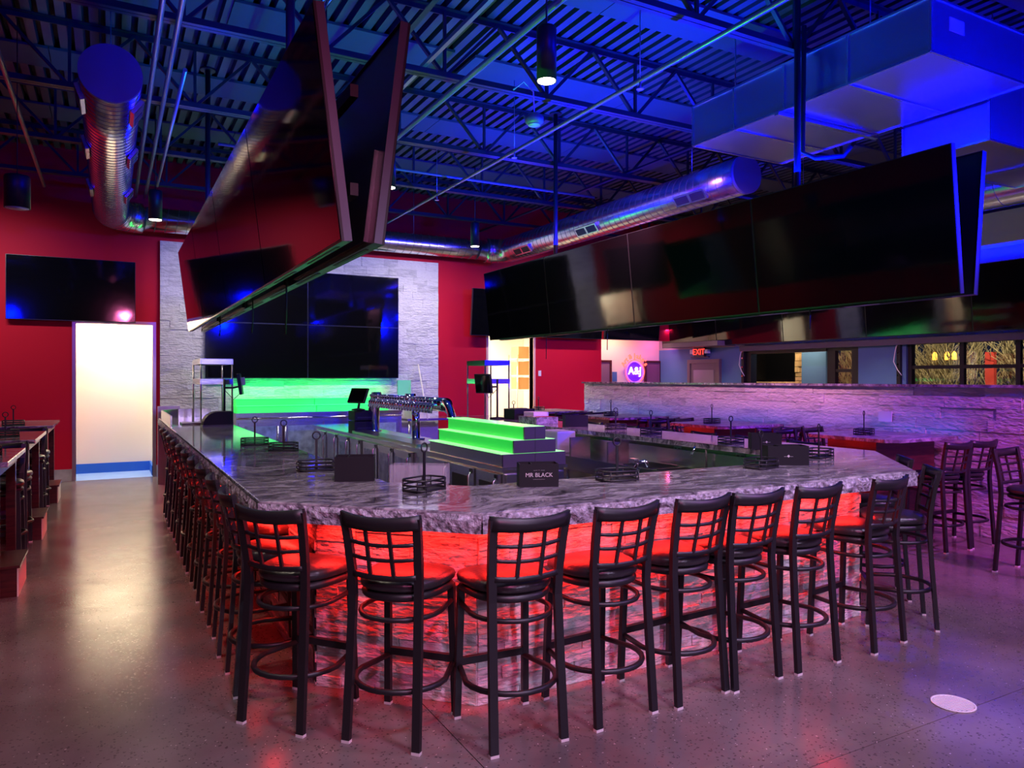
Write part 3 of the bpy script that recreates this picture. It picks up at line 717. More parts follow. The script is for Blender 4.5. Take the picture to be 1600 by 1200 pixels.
def row(xb, zb, y0, face, tilt, tag_, W=1.9, H=1.09):
    rz = R(-90) if face < 0 else R(90)
    first = None
    for k in range(4):
        lb = 'black flat screen, %s in %s' % (ordn[k], tag_)
        loc = (xb, y0 + W * (k + 0.5), zb)
        if first is None: first = tv(lb, loc, rz, tilt, W - 0.006, H, tag_)
        else:
            o = dup(first, loc, 0, lb, tag_); o.rotation_euler = (tilt, 0, rz)
row(0.95, 2.335, 3.36, -1, R(7), 'the left hanging row, side facing the aisle')
row(1.13, 2.335, 3.36, 1, R(7), 'the left hanging row, side facing right')
row(5.46, 2.32, 3.15, -1, R(6), 'the right hanging row, side facing the bar')
row(5.66, 2.32, 3.15, 1, R(6), 'the right hanging row, side facing the partition')
def rack(xc, y0, lb, polys):
    t = thing('screen_rack', lb, 'tv mount', (xc, y0, 0))
    for z in (2.62, 3.1): B().bar((0, 0.15, z), (0, 7.45, z), 0.04, 0.06).build('rail', M_BLACKM, t)
    for y in polys:
        B().cyl((0, y, 2.6), (0, y, DZ), 0.03, 12).build('pole', M_BLACKM, t)
        B().cyl((0, y, DZ - 0.02), (0, y, DZ), 0.09, 16).build('flange', M_BLACKM, t)
        B().bar((-0.05, y, 2.8), (0.05, y, 2.8), 0.05, 0.05).build('bracket', M_BLACKM, t)
    return t
rkl = rack(1.04, 3.36, 'black ceiling mount carrying the left double row of screens', (1.6, 6.3))
rk = rack(5.56, 3.15, 'black ceiling mount carrying the right double row of screens', (1.55, 5.75))
B().tube([(-0.03, 1.45, 4.9), (-0.05, 1.45, 3.75), (0.0, 1.35, 3.68), (0.12, 1.15, 3.66), (0.15, 1.1, 3.74)], 0.022, 8).build('drain_pipe', M_BLACKM, rk)
for rk_, yo, z, yl in ((rkl, 3.36, 2.33, (1.75, 3.1, 5.2)), (rk, 3.15, 2.31, (6.0, 4.5, 1.4))):
    for k, y in enumerate(yl):
        B().tube([(0, y, z + 0.3), (0.01, y + 0.02, z - 0.1), (0, y + 0.01, z - 0.33 + 0.08 * k)], 0.006, 5).build('cable', M_CABLE, rk_)
# wall televisions
def wtv(lb, x0, x1, z0, H, gp=None, y=BY, tilt=0, D=0.05, off=0.05):
    t = thing('television', lb, 'television', ((x0+x1)/2, y - off - D, z0), 0, gp); t.rotation_euler = (tilt, 0, 0)
    tv_parts(t, x1 - x0, H, D)
    B().box(-0.3, 0.3, D, D + off - 0.001, H * .35, H * .65).build('wall_mount', M_BLACKM, t)
    return t
wtv('large dark television on the red wall left of the doorway', -1.46, 0.37, 2.64, 1.03)
SP = BY - 0.07
for k, (x0, z0, nm) in enumerate(((1.46, 1.70, 'lower left'), (3.25, 1.70, 'lower right'), (1.46, 2.70, 'upper left'), (3.25, 2.70, 'upper right'))):
    wtv('%s screen of the four-panel video wall on the stone' % nm, x0 + 0.002, x0 + 1.788, z0, 0.998, 'video wall panels', SP)
for k, (x0, x1, nm) in enumerate(((6.6, 8.2, 'leftmost'), (8.35, 9.92, 'middle'), (10.02, 11.6, 'rightmost'))):
    wtv('%s of three tilted wall screens over the back right doorways' % nm, x0, x1, 2.60, 0.98, 'back right wall screens', BY, R(6), 0.05, 0.2)
for k in range(6):
    y0 = 3.05 + k * 1.9
    nm = ['nearest', 'second nearest', 'third nearest', 'third farthest', 'second farthest', 'farthest'][k]
    t = thing('television', '%s screen in the long row over the right hand windows' % nm, 'television', (RX - 0.3, y0 + 0.95, 2.45), 0, 'window wall screens')
    t.rotation_euler = (R(5), 0, R(-90)); tv_parts(t, 1.894, 1.07)
    B().box(-0.3, 0.3, 0.06, 0.30, 0.35, 0.6).build('wall_mount', M_BLACKM, t)

# ------------------------------------------------------------------ stone veneers
def brick_mesh(L, H, D, seed, m):
    rnd = random.Random(seed)
    b = B(); b.box(0.0, L, 0, D, 0, H)
    for v in b.bm.verts:
        if v.co.y < 0.001: v.co.y += rnd.uniform(-0.004, 0.004)
    return b.mesh('stone', m)
BK = {}
def veneer(parent, origin, ang, L, H, rowh, lens, m, seed, budget, skip=None, stuff_from=None):
    """stones on a vertical face starting at origin, running along angle; outward = right side (-normal)."""
    rnd = random.Random(seed); ca, sa = math.cos(ang), math.sin(ang); n = 0
    far = B(); nfar = 0
    z = 0
    while z < H - 0.005:
        h = min(rowh, H - z); x = 0
        if H - z - h < rowh * 0.4: h = H - z
        first = True
        while x < L - 1e-4:
            l = rnd.choice(lens)
            if first: l *= rnd.uniform(0.4, 1.0); first = False
            l = min(l, L - x)
            if L - x - l < 0.05: l = L - x
            pr = rnd.uniform(0.003, 0.020)
            cx = x + l/2
            if not (skip and skip(x, x + l, z, z + h)):
                px_, py_ = origin[0] + ca * x, origin[1] + sa * x
                if (stuff_from is None or cx < stuff_from) and n < budget:
                    key = (m.name, seed % 3, rnd.randint(0, 2))
                    if key not in BK: BK[key] = brick_mesh(1, 1, 1, hash(key[1:]) % 97, m)
                    o = mesh_obj('stone', BK[key], parent, (px_ + sa * pr, py_ - ca * pr, origin[2] + z + 0.0015), (0, 0, ang), (l - 0.003, pr + 0.02, h - 0.003)); n += 1
                else:
                    q0 = Vector((px_ + sa * pr, py_ - ca * pr, 0)); q1 = q0 + Vector((ca, sa, 0)) * (l - 0.003)
                    o1 = Vector((-sa, ca, 0)) * (pr + 0.01)
                    far.prism([(q0.x, q0.y), (q1.x, q1.y), (q1.x + o1.x, q1.y + o1.y), (q0.x + o1.x, q0.y + o1.y)], origin[2] + z + .0015, origin[2] + z + h - .0015); nfar += 1
            x += l
        z += h
    if nfar: o = far.build('stone', m, parent); o['kind'] = 'stuff'
    else: far.bm.free()
    return n
# back wall cladding
sc = thing('stone_cladding', 'pale split-face stone panel on the back wall behind the video wall', 'stone cladding', (0.75, SP, 0))
B().box(0, 5.19, 0.0, 0.068, 0.0, 4.08).build('backing', M_STONE2, sc)
def sk(x0, x1, z0, z1): return (x0 > 0.75 and x1 < 4.25 and z0 > 1.75 and z1 < 3.66) or z1 < 0.9
veneer(sc, (0, 0.0, 0), 0, 5.19, 4.08, 0.15, (0.3, 0.45, 0.6), M_STONE2, 11, 295, sk)

# partition with stone face
PX, PY0, PY1, PH = 8.22, -1.0, 12.1, 1.60
pt = thing('stone_partition', 'long low stone-faced partition behind the high tables', 'partition', (PX, PY1, 0))
B().box(0.02, 0.22, PY0 - PY1, 0, 0, PH).build('core', M_STONE2, pt)
B().box(-0.05, 0.27, PY0 - PY1, 0.02, PH, PH + 0.03).build('cap', M_GRAN, pt)
# face looks to -x : run along -y
# nearest visible stones single, the rest joined
def rows_partition():
    L = PY1 - PY0
    veneer(pt, (0.02, -(PY1 - 10.4), 0), R(-90), 7.4, PH, 0.125, (0.4, 0.6, 0.8), M_STONE2, 21, 300)
    veneer(pt, (0.02, 0, 0), R(-90), PY1 - 10.4, PH, 0.10, (0.2, 0.3), M_STONE2, 22, 0)
    veneer(pt, (0.02, -(PY1 - 3.0), 0), R(-90), 3.0 - PY0, PH, 0.125, (0.6,), M_STONE2, 23, 0)
rows_partition()
t = tag(B().box(PX - 0.03, PX - 0.018, 5.55, 5.72, 1.18, 1.30).build('wall_outlet', M_PLASTIC), 'white outlet plate on the stone partition above the nearest right table', 'outlet')
tag(B().box(8.38, 8.45, BY - 0.015, BY - 0.001, 1.75, 1.87).build('light_switch', M_PLASTIC), 'small white switch on the red wall beside the storeroom doorway', 'switch')

# ------------------------------------------------------------------ the bar
ox0, ox1, oy0, oy1 = 0.67, 5.86, 3.10, 13.0
CT = 1.067; TH = 0.05
c1, c2 = 0.86, 1.02; AW = 0.80
outer = [(ox0, oy1), (ox0, oy0 + c1), (ox0 + c1, oy0), (ox1 - c2, oy0), (ox1, oy0 + c2), (ox1, 11.3)]
k8 = math.tan(R(22.5))
inner = [(ox1 - AW, 11.3), (ox1 - AW, oy0 + c2 + AW * k8 - 0.0), (ox1 - c2 - AW * k8, oy0 + AW), (ox0 + c1 + AW * k8, oy0 + AW), (ox0 + AW, oy0 + c1 + AW * k8), (ox0 + AW, oy1)]
bt = thing('bar_counter_top', 'long wrap-around dark veined granite bar counter top', 'counter', (0, 0, 0))
b = B(); b.prism(outer + inner, CT - TH, CT); b.bevel(0.008, 2)
b.build('granite_slab', M_GRAN, bt)
# thick rough laminated edge
rnd = random.Random(12)
b = B()
for p, q in zip(outer, outer[1:]):
    p, q = Vector((p[0], p[1], 0)), Vector((q[0], q[1], 0)); L = (q - p).length; d = (q - p) / L; nn = Vector((d.y, -d.x, 0))
    if nn.dot(Vector((3.2, 8, 0)) - p) > 0: nn = -nn
    n = int(L / 0.035); zz = (CT - 0.010, CT - 0.035, CT - 0.065, CT - 0.10)
    cols = []
    for k in range(n + 1):
        c = p + d * (L * k / n); e = 0 < k < n
        cols.append([b.bm.verts.new(c + nn * (0.004 + (rnd.uniform(0.0, 0.022) if e and j in (1, 2) else 0.006)) + Vector((0, 0, z))) for j, z in enumerate(zz)])
        cols[-1].append(b.bm.verts.new(c - nn * 0.05 + Vector((0, 0, zz[-1])))); cols[-1].append(b.bm.verts.new(c - nn * 0.002 + Vector((0, 0, zz[0]))))
    for A, C in zip(cols, cols[1:]):
        for j in range(5): b.bm.faces.new((A[j], A[j+1], C[j+1], C[j]))
b.build('rough_edge', mat('granite_edge', (0.36, 0.355, 0.40), 0.45, bump=0.9, bscale=45, var=0.8, vscale=34), bt)
# base
o = 0.34; k = k8 * o
base_o = [(ox0 + o, oy1), (ox0 + o, oy0 + c1 + k), (ox0 + c1 + k, oy0 + o), (ox1 - c2 - k, oy0 + o), (ox1 - o, oy0 + c2 + k), (ox1 - o, 11.3)]
o2 = o + 0.14; k = k8 * o2
base_i = [(ox1 - o2, 11.3), (ox1 - o2, oy0 + c2 + k), (ox1 - c2 - k, oy0 + o2), (ox0 + c1 + k, oy0 + o2), (ox0 + o2, oy0 + c1 + k), (ox0 + o2, oy1)]
bs = thing('stone_bar', 'stone-faced bar base glowing red under the counter', 'bar', (0, 0, 0))
B().prism(base_o + base_i, 0, CT - TH).build('core_wall', M_STONE, bs)
HB = CT - TH - 0.002
used = 0
segs = list(zip(base_o, base_o[1:]))
LN = (0.22, 0.3, 0.38)
def face(i, rowh, budget, seed, lens=LN, stuff_from=None):
    (x0, y0), (x1, y1) = segs[i]
    L = math.hypot(x1 - x0, y1 - y0); a = math.atan2(y1 - y0, x1 - x0)
    return veneer(bs, (x0, y0, 0), a, L, HB, rowh, lens, M_STONE, seed, budget, None, stuff_from)
used += face(1, 0.062, 90, 31)
used += face(2, 0.062, 300 - used, 32, (0.26, 0.34, 0.42))
face(0, 0.062, 0, 33, (0.3, 0.5)); face(3, 0.062, 0, 34, (0.3, 0.5)); face(4, 0.062, 0, 35, (0.5, 0.8))
# steel inner cladding and under-bar
b = B(); b.prism([(p[0], p[1]) for p in ([(ox1 - o2, 11.3), (ox1 - o2, oy0 + c2 + k), (ox1 - c2 - k, oy0 + o2)])] + [(ox1 - c2 - k - 0.0, oy0 + o2 + 0.02), (ox1 - o2 - 0.02, oy0 + c2 + k + 0.01), (ox1 - o2 - 0.02, 11.3)], 0.0, CT - TH - 0.002)
b.build('inner_panel', M_STEELD, bs)

# raised steel guard round the far left end
gd = thing('end_guard', 'raised stainless guard around the far left end of the bar', 'guard', (0, 0, CT))
b = B()
gp = [(0.695, 10.6), (0.695, 12.6), (0.95, 12.96), (1.44, 12.96)]
for p, q in zip(gp, gp[1:]): b.bar((p[0], p[1], 0.07), (q[0], q[1], 0.07), 0.02, 0.14)
b.build('panel', M_STEEL, gd)
B().box(0.85, 1.15, 10.9, 11.3, 0.001, 0.02).build('drip_tray', M_WOOD, gd)
tag(B().box(0.66, 0.98, 13.02, 13.08, 0, 1.25).build('steel_divider', M_STEELD), 'steel end panel closing the far left end of the bar', 'panel')

# ------------------------------------------------------------------ centre island
isl = thing('island_cooler', 'long stainless back-to-back cooler island in the middle of the bar', 'cooler', (3.07, 5.8, 0))
IL, IW, IH = 7.0, 0.66, 0.9
B().box(0.01, IW - 0.01, 0.01, IL, 0.0, IH - 0.03).build('cabinet', M_STEEL, isl)
B().box(-0.015, IW + 0.015, -0.015, IL + 0.01, IH - 0.03, IH).build('worktop', M_STEEL, isl)
B().box(0.005, 0.01, 0.0, IL, 0.0, 0.1).build('kick_plate', M_CABLE, isl)
yy = 0.04
doors = [(0.04, 0.50, 1), (0.56, 1.12, 1), (1.16, 1.75, 0), (2.22, 2.82, 1), (2.86, 3.44, 1), (3.48, 4.08, 1), (4.2, 4.7, 0), (4.75, 5.35, 1), (5.4, 6.0, 0), (6.05, 6.65, 1)]
for y0, y1, gl in doors:
    d = B().box(-0.025, 0.008, y0, y1, 0.12, IH - 0.06).bevel(0.004, 1).build('door', M_STEEL, isl)
    if gl:
        B().box(-0.029, -0.025, y0 + 0.09, y1 - 0.07, 0.2, IH - 0.15).build('window', M_GLASSIN if y0 > 2 else M_CABLE, d)
    B().tube([(-0.03, y0 + 0.035, IH - 0.1), (-0.06, y0 + 0.035, IH - 0.13), (-0.06, y0 + 0.035, 0.25), (-0.03, y0 + 0.035, 0.2)], 0.012, 8).build('handle', M_STEEL, d)
    B().box(-0.035, -0.02, y0 + 0.01, y0 + 0.07, IH - 0.10, IH - 0.07).build('hinge', M_CABLE, d)
for x0 in (0.03, 0.34): B().box(x0, x0 + 0.29, -0.02, 0.012, 0.05, IH - 0.06).bevel(0.004, 1).build('end_panel', M_STEEL, isl)
# lit stepped display
sd = thing('bottle_steps', 'green-lit three-step bottle display on the near end of the island', 'display steps', (3.07, 5.8, IH))
SL = 1.75
M_SEND = mat('step_end_laminate', (0.13, 0.10, 0.15), 0.35, 0.6)
for i in range(3):
    x0, x1 = i * 0.11, IW - i * 0.11; z0 = 0.12 * i; z1 = z0 + 0.12
    B().box(x0 + 0.008, x1 - 0.008, 0.02, SL - 0.02, z0, z1 - 0.006).build('riser', M_STEEL if i == 0 else M_GREENE, sd)
    B().box(x0, x1, 0.012, SL, z1 - 0.006, z1).build('tread', M_GREENB, sd)
    B().box(x0, (x0+x1)/2 - 0.002, -0.004, 0.019, z0 + 0.002, z1 - 0.002).build('end_plate', M_SEND, sd)
    B().box((x0+x1)/2 + 0.002, x1, -0.004, 0.019, z0 + 0.002, z1 - 0.002).build('end_plate', M_SEND, sd)
# beer tower
tw = thing('beer_tower', 'chrome pipe beer tower with a long row of taps on the island', 'beer tower', (3.52, 7.8, IH))
zt = 0.48; r = 0.085; YT = 3.05
pts = [(0, YT, 0.0), (0, YT, zt - 0.14)] + [(0, YT - 0.14 + 0.14*math.cos(R(a)), zt - 0.14 + 0.14*math.sin(R(a))) for a in (22, 45, 67, 90)] + [(0, 1.5, zt), (0, 0.30, zt)]
B().tube(pts, r, 20).build('tap_pipe', M_CHROME, tw)
B().tube([(0, 1.3, 0.0), (0, 1.3, zt)], 0.055, 16).build('support_post', M_CHROME, tw)
for q in range(3):
    rr = 0.34 - q * 0.09
    B().tube([(0.05*q - 0.03, 0.3 - rr * math.sin(R(a)) * 0.8, zt + 0.03 - 0.34 + rr * math.cos(R(a))) for a in range(0, 91, 10)] + [(0.05*q - 0.03, 0.3 - rr * 0.8, 0.0)], 0.047, 14).build('elbow_pipe', M_CHROME, tw)
for y in (YT, 1.3): B().cyl((0, y, 0), (0, y, 0.02), 0.12, 20).build('base_flange', M_CHROME, tw)
for y in (YT - 0.12, 1.5): B().tube([(0.0, y, zt - 0.01), (0.0, y, zt + 0.115)], 0.10, 20, r2=0.07).build('domed_cap', M_CHROME, tw)
tap = bpy.data.objects.new('tap', None)
tm = B().tube([(-0.07, 0, 0), (-0.13, 0, 0.0), (-0.155, 0, -0.02), (-0.16, 0, -0.10)], 0.022, 8)
tm.cyl((-0.13, 0, 0.0), (-0.14, 0, 0.06), 0.008, 6).lathe([(0.001, 0.055), (0.018, 0.06), (0.018, 0.08), (0.001, 0.09)], 8, (-0.14, 0, 0))
tm = tm.mesh('tap', M_CHROME)
bpy.data.objects.remove(tap)
for k in range(24): mesh_obj('tap', tm, tw, (0, 0.40 + k * 0.103, zt + 0.0))
dt = tag(B().box(3.14, 3.38, 8.1, 10.7, IH, IH + 0.025).build('drip_tray', M_STEELD), 'long stainless drip tray under the beer taps', 'tray')
# pos terminals on island
def pos(x, y, z, rz, lb, h=0.35):
    t = thing('order_terminal', lb, 'touch screen terminal', (x, y, z), rz)
    B().lathe([(0.10, 0), (0.10, 0.015), (0.02, 0.03), (0.001, 0.03)], 20).build('base', M_BLACKM, t)
    B().cyl((0, 0, 0.02), (0, 0.03, h - 0.08), 0.018, 10).build('neck', M_BLACKM, t)
    s = B().box(-0.17, 0.17, -0.02, 0.02, -0.12, 0.12).bevel(0.006, 1).build('screen_body', M_BLACKM, t); s.location = (0, 0, h); s.rotation_euler = (R(-25), 0, 0)
    B().box(-0.155, 0.155, -0.023, -0.02, -0.105, 0.105).build('screen', M_SCREEN, s)
    return t
printer = lambda x, y, z, lb, gp: None
def block(name, lb, cat, x, y, z, sx, sy, sz, m=M_BLACKP, rz=0, extra=None):
    t = thing(name, lb, cat, (x, y, z), rz)
    B().box(-sx/2, sx/2, -sy/2, sy/2, 0, sz).bevel(0.008, 2).build('body', m, t)
    if extra: extra(t, sx, sy, sz)
    return t
def pr_extra(t, sx, sy, sz):
    B().box(-sx*0.35, sx*0.35, -sy/2 - 0.004, -sy/2, sz * 0.25, sz * 0.4).build('paper_slot', M_CABLE, t)
    B().box(-sx*0.3, sx*0.3, -sy*0.2, sy*0.3, sz, sz + 0.01).build('lid', M_BEZEL, t)
block('receipt_printer', 'lower black receipt printer on the left far end of the island', 'printer', 3.35, 10.95, IH, 0.3, 0.34, 0.15, extra=pr_extra)
block('receipt_printer', 'upper black receipt printer stacked on the other on the island', 'printer', 3.35, 10.95, IH + 0.163, 0.3, 0.34, 0.14, extra=pr_extra)
pos(3.30, 10.93, IH + 0.315, R(-60), 'tilted touch screen terminal on the stacked printers left of the beer tower', 0.22)
block('glass_washer_bin', 'open stainless hopper behind the right end of the beer tower', 'bin', 3.95, 8.3, 0.55, 0.3, 0.5, 0.6, M_STEEL)

# ------------------------------------------------------------------ under-bar equipment on the right arm
ub = thing('underbar_sink', 'stainless under-bar sink run inside the right arm of the bar', 'sink', (4.75, 4.4, 0))
B().box(0, 0.55, 0.2, 5.6, 0.62, 0.78).build('basin_body', M_STEEL, ub)
B().box(0.50, 0.55, 0.2, 5.6, 0.78, 0.95).build('back_splash', M_STEEL, ub)
for y in (0.25, 2.0, 3.7, 5.5):
    for x in (0.04, 0.5): B().cyl((x, y, 0), (x, y, 0.62), 0.02, 8).build('leg', M_STEEL, ub)
for y0 in (0.4, 0.95, 1.5): 
    B().box(0.07, 0.45, y0, y0 + 0.45, 0.776, 0.784).build('bowl', M_CABLE, ub)
B().tube([(0.45, 1.1, 0.78), (0.45, 1.1, 0.98), (0.40, 1.1, 1.03), (0.30, 1.1, 1.02), (0.25, 1.1, 0.94)], 0.012, 8).build('faucet', M_CHROME, ub)
for y0 in (2.15, 2.9): B().box(0.02, 0.30, y0, y0 + 0.03, 0.78, 1.0).build('side_splash', M_STEEL, ub)
B().box(0.02, 0.29, 3.2, 3.6, 0.78, 1.05).bevel(0.02, 2).build('ice_bucket', mat('milky_plastic', (0.6, 0.6, 0.66), 0.4), ub)
# front under-bar shelf
uf = thing('speed_rail', 'stainless speed rail along the inside of the front bar', 'rail', (2.6, 4.1, 0))
B().box(0, 2.0, 0, 0.4, 0.70, 0.80).build('trough', M_STEEL, uf)
for x in (0.05, 1.95):
    for y in (0.05, 0.35): B().cyl((x, y, 0), (x, y, 0.70), 0.018, 8).build('leg', M_STEEL, uf)
B().box(0.6, 1.3, 0.1, 0.35, 0.80, 0.93).build('ice_bin', M_STEEL, uf)
t = thing('bar_faucet', 'small chrome faucet rising behind the front counter, right of centre', 'faucet', (3.32, 4.25, 0.80))
B().tube([(0, 0, 0), (0, 0, 0.22), (0.03, -0.01, 0.29), (0.08, -0.03, 0.30), (0.10, -0.04, 0.26)], 0.013, 8).build('spout', M_CHROME, t)
B().cyl((0, 0, 0), (0, 0, 0.03), 0.03, 12).build('base', M_CHROME, t)
B().box(-0.02, 0.02, -0.03, 0.03, 0.29, 0.32).build('lever', M_CHROME, t)

# outlets on the right arm inner panel
for k, (y, lb) in enumerate(((5.2, 'steel outlet plate inside the right arm, nearest the camera'), (6.1, 'steel outlet plate inside the right arm, middle one'), (7.3, 'steel outlet plate inside the right arm, farthest'))):
    xw = ox1 - o2 - 0.02
    t = thing('outlet_plate', lb, 'outlet', (xw, y, 0.93), 0, 'under-bar outlets')
    B().box(-0.006, 0, -0.06, 0.06, -0.04, 0.04).build('plate', M_PLASTIC, t)
    for s in (-1, 1): B().box(-0.009, -0.006, s * 0.03 - 0.017, s * 0.03 + 0.017, -0.02, 0.02).build('socket', M_CABLE, t)

# ------------------------------------------------------------------ back bar on the wall
bc = thing('back_bar_cooler', 'stainless back bar cooler against the stone wall', 'cooler', (1.9, 13.42, 0))
B().box(0, 3.0, 0.0, 0.62, 0, 1.05).build('cabinet', M_STEEL, bc)
B().box(-0.01, 3.01, -0.02, 0.64, 1.05, 1.09).build('worktop', M_STEEL, bc)
for k in range(4):
    x0 = 0.03 + k * 0.74
    d = B().box(x0, x0 + 0.71, -0.03, 0.0, 0.12, 0.93).bevel(0.004, 1).build('door', M_STEEL, bc)
    wp = B().box(x0 + 0.10, x0 + 0.63, -0.034, -0.03, 0.2, 0.86).build('window', M_GLASSIN, d)
    hx = x0 + (0.66 if k % 2 == 0 else 0.05)
    B().cyl((hx, -0.06, 0.2), (hx, -0.06, 0.85), 0.013, 8).build('handle', M_STEEL, d)
B().tube([(0.0, -0.05, 1.0), (3.0, -0.05, 1.0)], 0.013, 8).build('towel_rail', M_CHROME, bc)
bsd = thing('bottle_steps', 'green-lit two-step bottle display on the back bar under the video wall', 'display steps', (1.94, 13.62, 1.09))
for i in range(2):
    y0 = i * 0.15; z0 = i * 0.12; z1 = z0 + 0.12
    for s in range(2):
        B().box(s * 1.39 + 0.006, s * 1.39 + 1.38, y0 + 0.006, 0.44, z0, z1 - 0.006).build('riser', M_GREENS, bsd)
        B().box(s * 1.39, s * 1.39 + 1.386, y0, 0.44, z1 - 0.006, z1).build('tread', M_GREENT, bsd)
l = area('green_backbar_light', (3.32, 13.90, 1.36), (2.7, 0.10), 12, GREENL, (R(165), 0, 0), 170)
wt = thing('work_table', 'stainless work table right of the back bar cooler', 'table', (4.98, 13.3, 0))
B().box(0, 1.35, 0, 0.7, 0.88, 0.92).build('top', M_STEEL, wt)
for x in (0.05, 1.3):
    for y in (0.05, 0.65): B().cyl((x, y, 0), (x, y, 0.88), 0.02, 8).build('leg', M_STEEL, wt)
B().box(0.03, 1.32, 0.05, 0.65, 0.25, 0.28).build('undershelf', M_STEEL, wt)
B().box(0.15, 0.5, 0.1, 0.6, 0.92, 1.12).build('hand_sink', M_CREAM, wt)
# mop / pole and panel by the stone wall
tag(B().cyl((5.35, 13.2, 0.92), (5.45, 13.95, 1.98), 0.014, 8).build('broom_handle', M_CREAM), 'tan pole leaning against the stone wall right of the video wall', 'pole')
tag(B().box(5.05, 5.33, SP - 0.035, SP - 0.022, 1.32, 1.66).build('wall_notice', mat('notice_board', (0.2, 0.8, 0.35), 0.5)), 'small green-lit notice plate on the stone wall', 'notice')  # green light on the plate is put into its colour

# ------------------------------------------------------------------ glass racks at both ends
def rack_shelf(x0, x1, y0, y1, z0, z1, lb):
    t = thing('shelf_rack', lb, 'shelf rack', (x0, y0, z0)); X, Y, Z = x1 - x0, y1 - y0, z1 - z0
    for x in (0.012, X - 0.012):
        for y in (0.012, Y - 0.012): B().cyl((x, y, 0), (x, y, Z), 0.013, 8).build('post', M_STEEL, t)
    for z in (Z - 0.03, Z - 0.33):
        b = B(); b.box(0, X, 0, 0.012, z - 0.04, z + 0.04); b.box(0, X, Y - .012, Y, z - 0.04, z + 0.04); b.box(0, .012, .012, Y - .012, z - .04, z + .04); b.box(X - .012, X, .012, Y - .012, z - .04, z + .04)
        b.box(.012, X - .012, .012, Y - .012, z - .01, z); b.build('shelf', M_STEEL, t)
    return t
rack_shelf(1.16, 1.62, 11.75, 12.9, CT, 1.98, 'tall stainless shelf rack on the far left end of the bar')
rack_shelf(5.28, 5.74, 10.6, 11.28, CT, 1.98, 'tall stainless shelf rack on the far right end of the bar')
def arm_pos(x, y, z, rz, lb, ax):
    t = thing('order_terminal', lb, 'touch screen terminal', (x, y, z), rz)
    B().lathe([(0.12, 0), (0.12, 0.02), (0.02, 0.03), (0.001, 0.03)], 20).build('base', M_BLACKM, t)
    B().cyl((0, 0, 0), (0, 0, 0.62), 0.016, 10).build('pole', M_BLACKM, t)
    B().tube([(0, 0, 0.5), (ax * 0.5, -0.05, 0.5), (ax, 0, 0.52)], 0.014, 8).build('arm', M_BLACKM, t)
    s = B().box(-0.02, 0.02, -0.17, 0.17, -0.15, 0.15).bevel(0.006, 1).build('screen_body', M_BLACKM, t); s.location = (ax, 0, 0.55); s.rotation_euler = (0, R(-8), R(-22) if ax > 0 else R(20))
    B().box(-0.023, -0.02, -0.155, 0.155, -0.13, 0.13).build('screen', M_SCREEN, s)
    B().box(0.02, 0.07, -0.05, 0.05, -0.02, 0.09).build('card_reader', M_CREAM, s)
    B().tube([(ax + .03, 0, 0.45), (ax * 0.6, 0.02, 0.33), (ax * 0.3, 0, 0.40), (0, 0, 0.47)], 0.005, 6).build('cable', M_CABLE, t)
    return t
arm_pos(1.40, 11.0, CT, R(10), 'black screen on an arm at the far left end of the bar', 0.22)
arm_pos(5.30, 10.2, CT, R(0), 'black screen on an arm at the far right end of the bar', -0.24)
t = thing('cash_drawer', 'round-backed black console beside the left end screen', 'console', (1.25, 10.5, CT))
B().prism([(-0.2, -0.15), (0.18, -0.15), (0.18, 0.15), (-0.2, 0.15)], 0, 0.02).build('base', M_BLACKM, t)
b = B(); prof = [(-0.19, 0.02)] + [(-0.0 - 0.19 * math.cos(R(a)), 0.02 + 0.17 * math.sin(R(a))) for a in range(0, 91, 15)] + [(0.18, 0.19), (0.18, 0.02)]
vs0 = [b.bm.verts.new((p[0], -0.14, p[1])) for p in prof[1:]]; vs1 = [b.bm.verts.new((p[0], 0.14, p[1])) for p in prof[1:]]
n = len(vs0); b.bm.faces.new(vs0); b.bm.faces.new(vs1[::-1])
for i in range(n): b.bm.faces.new((vs0[i], vs0[(i+1) % n], vs1[(i+1) % n], vs1[i]))
b.build('hood', M_BLACKP, t)
block('receipt_printer', 'dark box below the right end screen', 'printer', 5.58, 10.0, CT, 0.36, 0.35, 0.16, extra=pr_extra)
block('storage_tub', 'blue-lit plastic tub beside the dark box on the right arm', 'tub', 5.62, 9.55, CT, 0.26, 0.3, 0.13, M_PLASTIC)

# ------------------------------------------------------------------ stools
def prof_path(pts, wx, wy):
    b = B()
    for a, c in zip(pts, pts[1:]): b.bar(a, c, wx, wy, (0, 1, 0))
    return b
def seat_bm(scale_r=1.0, z0=0.0, z1=0.06, dome=0.02):
    b = B(); n = 32; rings = []
    def outline(s):
        out = []
        for k in range(n):
            a = 2 * math.pi * k / n; ca, sa = math.cos(a), math.sin(a); e = 2/4.2 if sa > 0 else 2/2.3
            x = 0.212 * math.copysign(abs(ca) ** e, ca); y = 0.205 * math.copysign(abs(sa) ** e, sa)
            x *= 1 + 0.10 * (y / 0.2)
            out.append((x * s, y * s - 0.008))
        return out
    lv = [(0.93, z0), (0.985, z0 + 0.008), (1.0, z0 + (z1 - z0) * 0.45), (0.97, z1 - 0.012), (0.88, z1 - 0.001), (0.6, z1 + dome * 0.7), (0.25, z1 + dome)]
    for s, z in lv: rings.append([b.bm.verts.new((x * scale_r, y * scale_r, z)) for x, y in outline(s)])
    b.bm.faces.new(rings[0][::-1]); b.bm.faces.new(rings[-1])
    for A, C in zip(rings, rings[1:]):
        for k in range(n): f = b.bm.faces.new((A[k], A[(k+1) % n], C[(k+1) % n], C[k])); f.smooth = True
    return b
